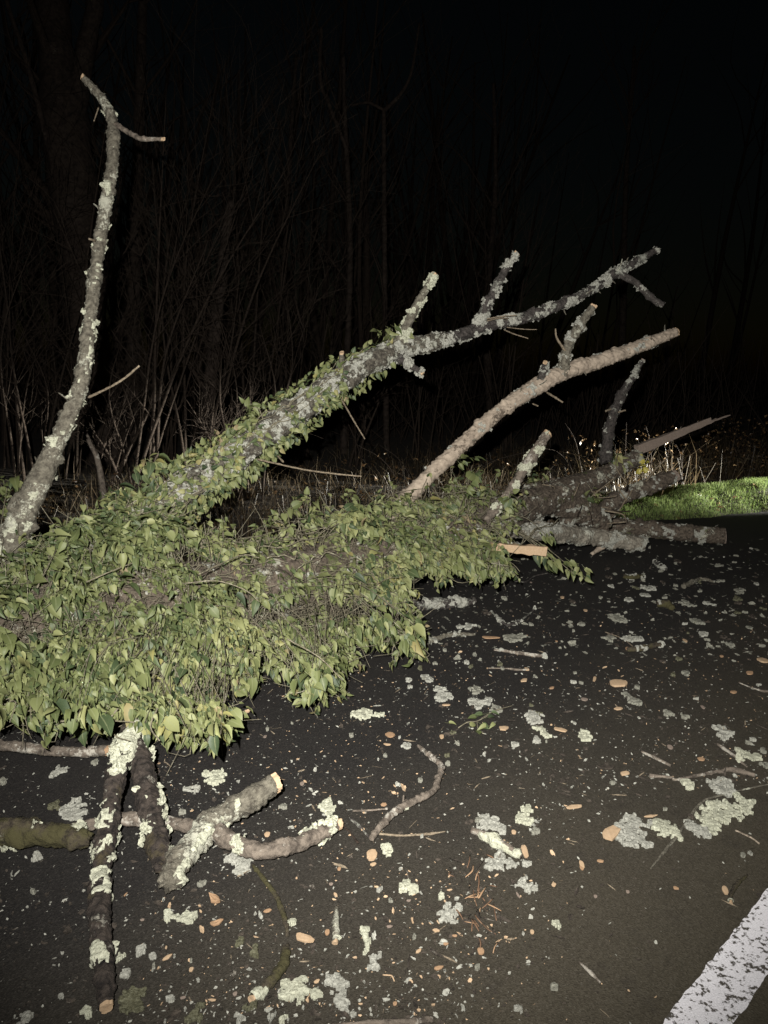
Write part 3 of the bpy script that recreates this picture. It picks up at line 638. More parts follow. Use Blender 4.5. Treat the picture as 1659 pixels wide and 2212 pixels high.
# loose tendrils that cross in front of the leaves (photo left)
for rows in ([(15, 1290, 3.2), (40, 1240, 3.3), (85, 1195, 3.45), (130, 1160, 3.5)], [(80, 1270, 3.2), (105, 1220, 3.3), (125, 1180, 3.45)], [(180, 1260, 3.2), (250, 1230, 3.3), (330, 1200, 3.5)], [(430, 1240, 3.3), (520, 1200, 3.6), (560, 1205, 3.6)], [(400, 1260, 3.3), (470, 1255, 3.4), (530, 1275, 3.4), (560, 1300, 3.4)], [(255, 1530, 2.6), (235, 1560, 2.58), (250, 1590, 2.55), (280, 1600, 2.5)], [(340, 1530, 2.6), (325, 1570, 2.55), (345, 1600, 2.5)], [(620, 1380, 3.0), (690, 1420, 3.0), (740, 1470, 3.02)], [(100, 1560, 2.65), (200, 1555, 2.62), (290, 1560, 2.6)]):
    Tt = tube([P(*r_) for r_ in rows], np.linspace(.0035, .002, len(rows)), .02, 6, .15, .2, 5); obj('vine_stem', *tube_mesh(Tt), M['vine_stem'], ivy)

# ------------------------------------------------------------------ cut logs and branches on the road
def log(name, label, cat, rows, mat, thr, seed, cut=(0, 1), group=None, more=(), **kw):
    p_, r_ = gl3(rows); t = thing(name, label, cat, (p_[0][0], p_[0][1], 0), group)
    limb('branch', t, p_, r_, mat, thr, seed, cut, **kw)
    for k, (rows2, mat2, thr2, cut2) in enumerate(more):
        p_, r_ = gl3(rows2); limb('side_branch', t, p_, r_, mat2, thr2, seed + 31 + k, cut2, **{**kw, 'extra': None})
    return t
log('cut_log', 'lichen-spotted straight log lying across the far road edge, nearest the grass', 'log', [(1290, 1132, .14, 44), (1420, 1146, .12, 46), (1500, 1153, .11, 45), (1562, 1157, .10, 46)], 'bark_trunk', .62, 71, (0, 1), lmat='lichen_grey', freq=16, height=.007, flakes=300, woodm='wood_old')
log('cut_log', 'grey log with a white crusted end, leaning out of the ivy onto the road', 'log', [(1050, 1140, .42, 44), (1150, 1147, .34, 46), (1260, 1157, .2, 46), (1340, 1168, .13, 44), (1392, 1176, .09, 38)], 'bark_pale', .60, 72, (0, 0), extra=[(.02, .42, -.9, .2)], freq=15, height=.008, flakes=240, lmat='lichen_grey')
log('broken_twig', 'short pale peeled stick poking out below the grey log', 'stick', [(1325, 1166, .14, 14), (1300, 1182, .06, 16), (1278, 1197, .015, 9)], 'bark_peeled', .9, 73, (0, 0), flakes=0)
log('forked_branch', 'dark forked branch with thick white lichen, its two prongs coming down onto the road', 'branch',
    [(302, 1540, .20, 50), (280, 1588, .21, 56), (258, 1645, .18, 56), (246, 1705, .14, 50), (233, 1785, .09, 52), (220, 1870, .05, 54), (214, 1950, .045, 58), (219, 2040, .04, 56), (226, 2110, .035, 52), (229, 2172, .032, 40)], 'bark_prong', .66, 74, (0, 1),
    more=[([(276, 1582, .20, 50), (305, 1645, .16, 60), (322, 1730, .11, 64), (342, 1820, .07, 66), (356, 1872, .05, 58)], 'bark_prong', .60, (0, 0))],
    extra=[(.07, .27, -.95, .7), (.42, .5, -.5, .9), (.54, .56, -.3, .2), (.57, .61, -.9, -.3), (.63, .71, -.8, .75), (.84, .89, -.4, .8)], flakes=500, step=.005, height=.009, freq=15, amp=.26)
log('sawn_branch', 'thick grey sawn branch with a side limb, propped beside the lichen-covered prongs', 'branch',
    [(363, 1908, .05, 62), (385, 1865, .055, 68), (420, 1822, .06, 66), (462, 1775, .075, 60), (525, 1735, .10, 58), (592, 1694, .13, 56)], 'bark_grey', .72, 75, (0, 1),
    more=[([(450, 1790, .06, 48), (500, 1815, .055, 44), (560, 1838, .05, 42), (640, 1825, .05, 42), (690, 1800, .05, 40), (728, 1782, .05, 30)], 'bark_worn', .68, (0, 1))],
    extra=[(.0, .16, .1, .9), (.24, .5, -.2, .55)], flakes=200, step=.005, height=.008, freq=15, jag=.004)
log('mossy_log', 'olive mossy log entering from the left behind the dark prongs', 'log', [(-60, 1792, .07, 66), (30, 1797, .07, 70), (110, 1803, .065, 66), (165, 1808, .06, 58), (192, 1815, .05, 40)], 'bark_moss', .70, 76, (0, 0), amp=.25, freq=15, flakes=120, step=.007)
log('weathered_branch', 'weathered brown branch lying behind both dark prongs', 'branch', [(150, 1790, .05, 26), (220, 1776, .05, 32), (290, 1768, .05, 36), (360, 1776, .05, 36), (432, 1790, .05, 34)], 'bark_worn', .72, 77, (0, 0), flakes=40, step=.007)
log('sawn_stick', 'brown stick with an orange sawn end, tucked under the ivy at left', 'stick', [(-40, 1608, .05, 26), (60, 1615, .05, 30), (140, 1624, .045, 26), (232, 1621, .05, 30)], 'bark_worn', .66, 78, (0, 1), woodm='wood_orange', flakes=40, step=.007, jag=.01)
log('crooked_branch', 'crooked bare tan branch curling up the middle of the road', 'branch', [(800, 1816, .015, 16), (822, 1785, .025, 19), (855, 1752, .03, 21), (890, 1732, .03, 19), (932, 1712, .03, 17), (946, 1685, .03, 17), (952, 1655, .03, 18), (935, 1638, .03, 15), (904, 1611, .02, 10)], 'bark_worn', .74, 79, (0, 0), flakes=10, step=.005, knob=.45,
    more=[([(870, 1745, .03, 8), (872, 1718, .045, 6)], 'bark_worn', .9, (0, 0)), ([(865, 1745, .03, 8), (868, 1756, .02, 7)], 'bark_worn', .9, (0, 0)), ([(838, 1747, .025, 5), (800, 1750, .015, 6), (762, 1752, .01, 7)], 'bark_worn', .9, (0, 0))])
RG = {1: (0, 1536, .3016), 2: (500.3, 1536, .3016), 3: (1000.7, 1536, .3968), 4: (0, 1874, .3016), 5: (500.3, 1874, .3016), 6: (1000.7, 1874, .3968), 7: (829.5, 1207, .25), 8: (1244.3, 1207, .25)}
def rg(g, x, y): a = RG[g]; return a[0] + x * a[2], a[1] + y * a[2]
STK = [
 ('broken_stick', 'bent grey-brown stick under the pale lichen at the right edge', 3, [(1012, 352, 24), (1130, 362, 22), (1160, 374, 18), (1300, 345, 24), (1400, 328, 26), (1480, 320, 40), (1590, 350, 26)], 'bark_worn', .74),
 ('thin_branch', 'long thin grey branch slanting across the pale lichen near the white line', 3, [(1020, 858, 10), (1090, 770, 22), (1160, 685, 24), (1210, 610, 20), (1300, 495, 20), (1420, 455, 15), (1560, 420, 12), (1680, 395, 10)], 'bark_grey', .72),
 ('broken_stick', 'short grey stick lying above the bent stick at right', 3, [(970, 220, 16), (1050, 258, 24), (1130, 297, 20)], 'bark_worn', .74),
 ('broken_stick', 'short dark stick crossing the bent stick at the right edge', 3, [(1385, 180, 22), (1470, 240, 22), (1545, 305, 14)], 'bark_worn', .74),
 ('small_stick', 'tiny tan stick alone on the road below the pale lichen at right', 3, [(1482, 650, 12), (1560, 685, 14), (1612, 722, 14)], 'bark_peeled', .9),
 ('bark_log', 'split purple-brown branch with lichen below the middle of the road', 3, [(40, 645, 40), (150, 690, 62), (230, 735, 52), (318, 790, 34)], 'bark_worn', .62),
 ('small_stick', 'narrow stick lying end to end with the crooked tan branch', 2, [(1030, 875, 22), (1180, 890, 24), (1300, 888, 22), (1420, 880, 22), (1530, 862, 12)], 'twig', .9),
 ('small_stick', 'dark stub touching the foot of the crooked tan branch', 2, [(850, 770, 28), (920, 830, 26), (1000, 925, 16)], 'bark_dark', .8),
 ('small_stick', 'dark twig leaving the sawn end of the side limb', 2, [(760, 790, 16), (840, 860, 20), (905, 945, 22)], 'twig_dark', .9),
 ('mossy_twig', 'long dark mossy twig running down below the grey sawn branch', 5, [(150, -20, 30), (250, 110, 44), (310, 190, 40), (350, 280, 50), (390, 400, 44), (400, 490, 30)], 'bark_moss', .8),
 ('mossy_stick', 'bent mossy stick standing above the big lichen slab at the bottom', 5, [(385, 565, 70), (378, 680, 90), (320, 770, 92), (240, 850, 90), (150, 935, 70)], 'bark_moss', .70),
 ('bark_strip', 'brown bark strip cut off by the bottom edge of the picture', 5, [(720, 1135, 40), (950, 1118, 50), (1200, 1105, 60), (1445, 1090, 44)], 'bark_worn', .72),
 ('short_stub', 'fuzzy grey stub with a pale end left of centre at the bottom', 5, [(745, 290, 36), (748, 400, 66), (746, 470, 62), (742, 532, 44)], 'bark_grey', .66),
 ('short_stub', 'dark little branch with a pale cut beside the white line', 6, [(1545, 42, 14), (1490, 90, 34), (1460, 140, 30), (1455, 188, 16)], 'bark_moss', .75),
 ('bark_strip', 'faint brown bark sliver alone on the clean asphalt', 6, [(630, 512, 14), (690, 570, 30), (748, 628, 18)], 'bark_worn', .78),
 ('broken_stick', 'grey-green stick reaching out from the ivy fringe in mid road', 7, [(300, 800, 60), (380, 720, 60), (480, 682, 52), (600, 655, 44), (790, 652, 30)], 'bark_grey', .66),
 ('broken_stick', 'lichen-tipped straight stick in mid road below the ivy', 7, [(950, 785, 22), (1150, 812, 40), (1300, 832, 46), (1392, 842, 34)], 'bark_worn', .62),
 ('small_stick', 'wavy dark twig with lichen ends in mid road', 7, [(930, 458, 20), (1010, 540, 28), (1080, 572, 26), (1160, 540, 24), (1240, 490, 18), (1305, 432, 10)], 'bark_dark', .62),
 ('small_stick', 'thin dim twig just under the drooping ivy fringe', 7, [(1130, 190, 22), (1220, 200, 12), (1300, 150, 16), (1440, 118, 12)], 'bark_dark', .62),
 ('small_stick', 'brown twig with a pinkish end below the lichen-tipped stick', 7, [(900, 945, 14), (1060, 948, 16), (1150, 958, 24), (1245, 960, 26)], 'bark_worn', .7),
 ('lichen_log', 'dim lichen-crusted chunk in the shade under the ivy', 7, [(120, 405, 90), (300, 390, 130), (480, 380, 120), (640, 375, 90), (790, 370, 60)], 'bark_dark', .62),
 ('thin_branch', 'hair-thin twig lying beside the tall lichen flake at right', 8, [(250, 632, 8), (400, 690, 12), (520, 782, 10)], 'twig', .9),
 ('mossy_stick', 'stubby mossy stick right of the tall lichen flake', 8, [(440, 785, 50), (560, 775, 62), (640, 755, 58), (750, 735, 46)], 'bark_moss', .6),
 ('broken_stick', 'dim lichen-edged stick far right in mid road', 8, [(920, 240, 46), (1000, 205, 52), (1080, 175, 36), (1200, 200, 24)], 'bark_grey', .62),
 ('thin_branch', 'thin curved twig at the right edge of the picture', 8, [(1405, 1068, 14), (1500, 1108, 14), (1600, 1140, 22), (1680, 1150, 30)], 'bark_worn', .7),
 ('broken_stick', 'dim stubby stick just beyond the ivy sprig tip', 8, [(410, 152, 44), (480, 160, 56), (580, 150, 40)], 'bark_moss', .55),
 ('bark_strip', 'dark mossy scrap between the lichen flakes at right', 8, [(700, 395, 60), (780, 390, 90), (840, 430, 50)], 'bark_moss', .6),
 ('broken_stick', 'grey stick half hidden in shade beyond the wavy twig', 8, [(680, 20, 30), (720, 60, 40), (780, 90, 30)], 'bark_dark', .5),
]
for k, (nm, lb, g, rows, mat, thr) in enumerate(STK):
    pr = []
    for x, y, w_ in rows:
        X, Y = rg(g, x, y); W = w_ * RG[g][2]; r_ = W / 2 * pxm(Y); pr.append((X, Y, max(.004, r_ * .8), W))
    p_, r_ = gl3(pr); T = tube(p_, r_, .005, amp=.24, knob=.35, seed=300 + k, ragged=True)
    o = obj(nm, *tube_mesh(T), M[mat], None, (p_[0][0], p_[0][1], 0)); tag(o, lb, 'stick')
    L = [a for a in (lichen_shell(T, thr, 300 + k, 11, .008), rim_flakes(T, 30, thr, 300 + k)) if a]
    if L: obj('lichen', *merge(L), M['lichen_grey' if g > 6 else 'lichen'], o, smoothf=False, kind='stuff')
    if nm == 'short_stub' or 'pinkish' in lb or nm == 'mossy_stick' and g == 5: cut_face(T, 1, o, M['wood_fresh'], seed=k)

# ------------------------------------------------------------------ lichen on the road: one crinkled sheet each
def lichen_sheet(circ, seed, cell=.0034, hgt=.006):
    """circ: world x, y, radius. one ruffled crust with a lobed rim"""
    c = np.array(circ); x0, y0 = (c[:, :2] - c[:, 2:] * 1.25).min(0); x1, y1 = (c[:, :2] + c[:, 2:] * 1.25).max(0)
    cell = max(cell, max(x1 - x0, y1 - y0) / 90)
    gx = np.arange(x0, x1 + cell, cell); gy = np.arange(y0, y1 + cell, cell); X, Y = np.meshgrid(gx, gy)
    X = X + rng.uniform(-.3, .3, X.shape) * cell; Y = Y + rng.uniform(-.3, .3, Y.shape) * cell
    q = np.stack([X, Y, X * 0], -1).reshape(-1, 3)
    fld = np.full(X.shape, -9.0)
    for (a, b, r) in c: fld = np.maximum(fld, 1 - np.hypot(X - a, Y - b) / r)
    fld = fld + (fbm(q * 24, seed, 2).reshape(X.shape) - .5) * 1.6 + (fbm(q * 75, seed + 1, 2).reshape(X.shape) - .5) * 2.1 - .04
    hole = vnoise(q * 85, seed + 4).reshape(X.shape) > .80
    fld = np.where(hole, -1, fld); m, s = X.shape
    Z = .004 + hgt * smooth(0, .3, fld) * (.3 + .9 * fbm(q * 110, seed + 2, 2).reshape(X.shape)) + .009 * vnoise(q * 30, seed + 6).reshape(X.shape)
    v = np.stack([X, Y, Z], -1).reshape(-1, 3)
    i = np.arange(m - 1)[:, None] * s + np.arange(s - 1)[None, :]
    q4 = np.stack([i, i + 1, i + 1 + s, i + s], -1).reshape(-1, 4); fl = fld.ravel()
    keep = (fl[q4].min(1) > 0); q4 = q4[keep]
    if len(q4) < 4: return None
    # keep the largest connected sheet
    par = np.arange(m * s)
    e = np.vstack([q4[:, [0, 1]], q4[:, [1, 2]], q4[:, [2, 3]]])
    for _ in range(400):
        mn = np.minimum(par[e[:, 0]], par[e[:, 1]]); old = par.copy()
        np.minimum.at(par, e[:, 0], mn); np.minimum.at(par, e[:, 1], mn); par = par[par]
        if (old == par).all(): break
    lab, cn = np.unique(par[q4[:, 0]], return_counts=True); keepl = lab[np.argmax(cn)]
    q4 = q4[par[q4[:, 0]] == keepl]
    us, inv = np.unique(q4, return_inverse=True); inv = inv.reshape(q4.shape)
    # skirt down to the road so the crust has thickness
    vv = v[us]; F = np.vstack([inv[:, [0, 1, 2]], inv[:, [0, 2, 3]]])
    ed = np.vstack([inv[:, [0, 1]], inv[:, [1, 2]], inv[:, [2, 3]], inv[:, [3, 0]]]); key = ed[:, 0] * 1000003 + ed[:, 1]; rev = ed[:, 1] * 1000003 + ed[:, 0]
    bd = ed[~np.isin(key, rev)]; bv, bi = np.unique(bd, return_inverse=True); bi = bi.reshape(bd.shape)
    low = vv[bv].copy(); low[:, 2] = .0015; n = len(vv)
    F = np.vstack([F, np.stack([bd[:, 1], bd[:, 0], n + bi[:, 0]], -1), np.stack([bd[:, 1], n + bi[:, 0], n + bi[:, 1]], -1)])
    return np.vstack([vv, low]), F
LIC = [  # region, circles, label or None for the small look-alikes
 (5, [(445, 870, 80), (500, 905, 62), (600, 890, 48), (430, 930, 45), (570, 975, 30)], 'largest pale lichen slab at the bottom, left of the two-lobed one'),
 (5, [(740, 810, 62), (800, 862, 52), (780, 900, 30), (770, 935, 52), (805, 975, 42), (870, 1030, 30)], 'two-lobed pale lichen slab at the bottom centre'),
 (5, [(960, 480, 36), (970, 545, 38), (945, 600, 20)], 'upright pale lichen strip right of the fuzzy grey stub'),
 (5, [(1020, 650, 42), (1010, 715, 42), (1070, 630, 28)], 'pale lichen tuft above the two-lobed slab'),
 (5, [(1250, 120, 46), (1300, 150, 32), (1210, 135, 25)], 'lobed lichen clump below the round sawn wood slice'),
 (5, [(1570, 320, 52), (1520, 350, 34), (1615, 280, 26)], 'ragged lichen clump left of the torn orange fibres'),
 (5, [(1500, 190, 26), (1530, 140, 30), (1600, 185, 22)], 'branching lichen scrap above the ragged clump'),
 (5, [(60, 515, 38), (115, 475, 16)], 'small ragged lichen left of the mossy twig'),
 (5, [(165, 585, 26), (180, 620, 22)], 'small pale lichen below the ragged one by the mossy twig'),
 (5, [(50, 1085, 36)], 'pale lichen at the bottom left of the largest slab'),
 (5, [(370, 1090, 30)], 'little lichen under the largest slab at the bottom edge'),
 (5, [(120, 995, 30), (165, 985, 22)], 'lichen scrap at the foot of the bent mossy stick'),
 (5, [(430, 390, 22), (425, 430, 14)], 'thin lichen leaf above the sawn chip with bark'),
 (4, [(165, 1090, 58)], 'pale lichen rosette in the bottom left corner'),
 (4, [(625, 1035, 36), (640, 1060, 20)], 'spiky lichen left of the prong tip at the bottom'),
 (4, [(910, 750, 30), (975, 765, 26), (1030, 815, 42), (1070, 890, 42), (1020, 870, 40)], 'curving pale lichen crust right of the prong tip'),
 (4, [(950, 920, 66), (990, 990, 45), (930, 990, 50)], 'mossy lichen mound beside the prong tip'),
 (4, [(1010, 585, 32), (1050, 640, 30)], 'elongated lichen right of the dark prong'),
 (4, [(1205, 345, 30), (1260, 355, 24), (1330, 355, 34), (1400, 345, 30)], 'broken row of lichen below the thick sawn branch'),
 (4, [(1430, 1050, 74)], 'dim mossy lichen patch at the bottom left of centre'),
 (4, [(865, 630, 36)], 'small lichen touching the dark prong'),
 (1, [(430, 430, 42), (490, 455, 32)], 'scattered lichen row left of the dark prongs'),
 (1, [(390, 685, 42)], 'bright lichen bit above the olive mossy log'),
 (1, [(510, 705, 66), (550, 655, 42), (565, 740, 42)], 'grey lichen clump leaning on the left prong'),
 (1, [(1540, 475, 62), (1600, 540, 28), (1480, 440, 24)], 'pale lichen clump above the thick sawn branch'),
 (1, [(1340, 560, 32), (1400, 565, 28)], 'lichen strip between the right prong and sawn branch'),
 (2, [(680, 665, 58), (690, 710, 52)], 'greenish lichen tuft above the sawn side limb'),
 (2, [(50, 1040, 66), (90, 1095, 62)], 'white lichen heap under the fork of the sawn branch'),
 (2, [(920, 15, 52), (1050, 30, 36), (985, 20, 36)], 'long lichen strip below the hanging ivy'),
 (2, [(1250, 250, 32)], 'bright lichen spot left of the crooked branch tip'),
 (2, [(1125, 995, 42)], 'pale lichen right of the round sawn wood slice'),
 (3, [(910, 655, 82), (930, 620, 66), (900, 700, 52)], 'round pale lichen mat behind the large oval wood chip'),
 (3, [(1110, 635, 62), (1075, 615, 30)], 'yellow-green lichen mat left of the slanting thin branch'),
 (3, [(1265, 635, 48), (1310, 660, 36)], 'lichen mat touching the slanting thin branch from the right'),
 (3, [(1340, 605, 56), (1390, 550, 62), (1440, 525, 58), (1530, 485, 42), (1540, 540, 36)], 'biggest pale lichen sheet at right beside the slanting branch'),
 (3, [(1400, 390, 50), (1420, 430, 42), (1360, 365, 26)], 'pale lichen lobe above the biggest sheet at right'),
 (3, [(1510, 220, 26), (1550, 238, 30), (1600, 245, 24)], 'narrow lichen strip near the right edge'),
 (3, [(390, 30, 46)], 'pale lichen lobe beside the fallen ivy sprig'),
 (3, [(415, 80, 34), (440, 115, 30)], 'drooping pale lichen right of the ivy sprig'),
 (3, [(400, 155, 26)], 'small lichen under the drooping one'),
 (3, [(655, 130, 32)], 'small lichen right of the drooping one'),
 (3, [(1420, 105, 36), (1410, 135, 24)], 'ring-shaped lichen high at right above the bent stick'),
 (3, [(1230, 395, 30)], 'small lichen below the bent stick at right'),
 (3, [(120, 600, 46), (170, 610, 36), (215, 645, 30)], 'lichen crust along the split purple-brown branch'),
 (3, [(330, 580, 36), (350, 530, 30)], 'upright greenish lichen right of the split branch'),
 (3, [(210, 805, 52), (260, 820, 32), (150, 825, 30)], 'lichen below the split purple-brown branch'),
 (7, [(490, 1130, 42), (510, 1190, 54), (565, 1190, 34)], 'pale lichen clump in mid road below the grey-green stick'),
 (7, [(800, 1130, 50), (880, 1160, 42)], 'upper arc of lichen above the fallen ivy sprig'),
 (7, [(790, 1245, 62), (880, 1235, 42)], 'lower arc of lichen above the fallen ivy sprig'),
 (7, [(970, 1290, 46)], 'pale lichen right of the lower arc by the sprig'),
 (7, [(370, 1030, 42)], 'fluffy lichen below the hanging ivy tip'),
 (7, [(1110, 685, 62), (1165, 670, 48), (1155, 735, 32), (980, 715, 40)], 'bright lichen clump in mid road touching the orange splinter'),
 (7, [(660, 535, 42), (655, 580, 34), (740, 580, 44)], 'boot-shaped lichen chunk in the shade of the ivy'),
 (8, [(360, 510, 62), (365, 570, 50), (390, 610, 25)], 'tall pale lichen flake standing out at right mid road'),
 (8, [(390, 390, 28), (360, 360, 32), (460, 350, 34)], 'lichen arc just above the tall flake'),
 (8, [(290, 690, 44)], 'triangular lichen left below the tall flake'),
 (8, [(450, 690, 44), (530, 690, 40)], 'flat lichen right below the tall flake'),
 (8, [(960, 380, 52), (1040, 362, 48)], 'bright double lichen far right in mid road'),
 (8, [(1150, 395, 48)], 'lichen right of the bright double one'),
 (8, [(380, 1195, 36), (440, 1180, 36), (510, 1230, 42)], 'arched lichen below the oval chip in mid road'),
 (8, [(630, 255, 48)], 'flat dim lichen far out in mid road'),
 (8, [(1050, 540, 44)], 'brownish lichen at right mid road'),
 (6, [(510, 305, 24)], 'single lichen bit alone on the clean asphalt'),
 (6, [(340, 85, 44)], 'twiggy lichen above the torn orange fibres'),
]
sm = [(1, 20, 500, 32), (1, 680, 365, 26), (1, 265, 1040, 36), (1, 1300, 720, 26), (2, 1620, 225, 26), (2, 1000, 345, 22), (2, 370, 680, 28), (2, 250, 130, 26), (2, 1185, 535, 32), (2, 1100, 310, 22), (2, 1550, 375, 18), (2, 1200, 185, 15), (2, 860, 170, 18), (2, 420, 85, 17), (3, 280, 180, 24), (3, 1630, 210, 20), (3, 395, 650, 26), (3, 340, 830, 26), (3, 1640, 290, 26), (3, 1520, 785, 20), (3, 1565, 770, 14), (3, 1120, 10, 32), (3, 1200, 25, 28), (4, 1100, 630, 26), (4, 1105, 700, 22), (4, 1365, 660, 22), (4, 1215, 940, 30), (4, 235, 170, 26), (4, 1440, 100, 32), (4, 115, 780, 15), (4, 375, 1005, 20), (4, 1160, 1020, 20), (5, 1060, 150, 28), (5, 1075, 225, 24), (5, 1140, 225, 22), (5, 210, 340, 28), (5, 1310, 490, 24), (5, 655, 125, 15), (5, 605, 230, 17), (5, 420, 1045, 18), (6, 495, 650, 20), (6, 300, 770, 24), (6, 550, 740, 14), (6, 80, 545, 22), (7, 220, 1105, 28), (7, 890, 460, 42), (7, 1265, 560, 36), (7, 310, 945, 27), (7, 440, 900, 22), (7, 710, 895, 24), (7, 1630, 370, 27), (7, 1640, 625, 22), (8, 1390, 345, 34), (8, 1420, 275, 42), (8, 310, 235, 32), (8, 875, 20, 34), (8, 1230, 50, 38), (8, 840, 1000, 32), (8, 950, 985, 36), (8, 1100, 645, 38), (8, 1275, 675, 28), (8, 1340, 745, 34), (8, 1400, 460, 28), (8, 1460, 460, 22), (8, 600, 310, 36), (8, 270, 85, 24), (8, 205, 330, 22), (8, 890, 860, 30), (8, 40, 565, 36), (8, 480, 630, 22), (8, 755, 205, 24), (8, 860, 225, 28), (8, 1060, 205, 24), (8, 1070, 275, 22), (8, 1560, 210, 26), (8, 1530, 500, 30), (8, 1500, 590, 26), (8, 1620, 430, 26)]
def bits(x, y, r):
    a = rng.uniform(0, 6.28); r *= .85; return [(x, y, r * .8), (x + math.cos(a) * r * .7, y + math.sin(a) * r * .45, r * .55), (x - math.cos(a + .6) * r * .8, y - math.sin(a + .6) * r * .4, r * .45)]
LIC += [(g, bits(x, y, r), None) for g, x, y, r in sm]
for k in range(70):    # further out and between: scraps among the debris
    x = rng.uniform(870, 1659); y = rng.uniform(1165, 1480) if k < 45 else rng.uniform(1480, 1900)
    if inpoly(np.array([x]), np.array([y]), MASS)[0]: continue
    LIC.append((0, bits(x, y, rng.uniform(4, 9)), None))
for k, (g, cs, lb) in enumerate(LIC):
    out = []
    for x, y, r in cs:
        X, Y = rg(g, x, y) if g else (x, y); p = G(X, Y, .008); rr = r * (RG[g][2] if g else 1) * pxm(Y)
        # a disc seen at a slant: stretch it along the line of sight with overlapping circles
        st = 1 / max(.3, math.sin(PITCH + math.atan((Y - 1106) / FOC))) if g else 1.4
        rr *= 1.12; out.append((p[0], p[1], rr))
        if st > 1.5:
            out += [(p[0] + rng.uniform(-.2, .2) * rr, p[1] + rr * .55, rr * .85), (p[0] + rng.uniform(-.2, .2) * rr, p[1] - rr * .55, rr * .85)]
    s = lichen_sheet(out, 500 + k)
    if s is None: continue
    o = obj('lichen_scrap' if lb is None else 'lichen_clump', *s, M[('lichen_dull', 'moss', 'lichen_dull', 'lichen_grey', 'bark_bit')[k % 5] if (g in (7, 8, 0) and lb is None) else ('lichen_grey', 'lichen_dull')[k % 2] if g in (7, 8) else ('lichen_grey', 'lichen_dull', 'lichen_dull')[k % 3] if lb is None else ('lichen', 'lichen_grey')[k % 2]], None, (out[0][0], out[0][1], 0), smoothf=False)
    if lb and 'mossy' in lb: o.data.materials[0] = M['moss']; 
    tag(o, lb or 'small scrap of pale lichen lying loose on the dark road', 'lichen', None if lb else 'small lichen scraps scattered over the road')

# ------------------------------------------------------------------ wood chips
def chip(L, W, Hh, seed, curl=.0):
    r_ = np.random.default_rng(seed); n = 18 if L / max(W, 1e-6) < 1.25 else 9; a = np.linspace(0, 2 * math.pi, n, endpoint=False) + r_.uniform(-.25, .25, n)
    r = 1 + (r_.uniform(-.08, .06, n) if L / max(W, 1e-6) < 1.25 else r_.uniform(-.25, .15, n) if L / max(W, 1e-6) < 2.6 else r_.uniform(-.28, .14, n)); sup = .75 if L / max(W, 1e-6) < 1.25 else 1.0
    x = np.sign(np.cos(a)) * np.abs(np.cos(a)) ** sup * L * r; y = np.sign(np.sin(a)) * np.abs(np.sin(a)) ** (.9 if sup < 1 else 1.15) * W * r
    z = curl * (x / L) ** 2 * L
    top = np.stack([x, y, z + Hh + r_.uniform(-.1, .1, n) * Hh], -1); bot = np.stack([x * .94, y * .94, z], -1)
    mid = np.stack([x * .5, y * .5, curl * .25 * L + Hh * 1.12 + 0 * x], -1)
    v = np.vstack([top, bot, mid, [[0, 0, Hh * 1.1]]]); j = np.arange(n); k = (j + 1) % n
    f = np.vstack([np.stack([j, n + j, n + k], -1), np.stack([j, n + k, k], -1), np.stack([j, k, 2 * n + k], -1), np.stack([j, 2 * n + k, 2 * n + j], -1), np.stack([2 * n + j, 2 * n + k, np.full(n, 3 * n)], -1), np.stack([n + k, n + j, np.full(n, n)], -1)[1:-1]])
    return v, f
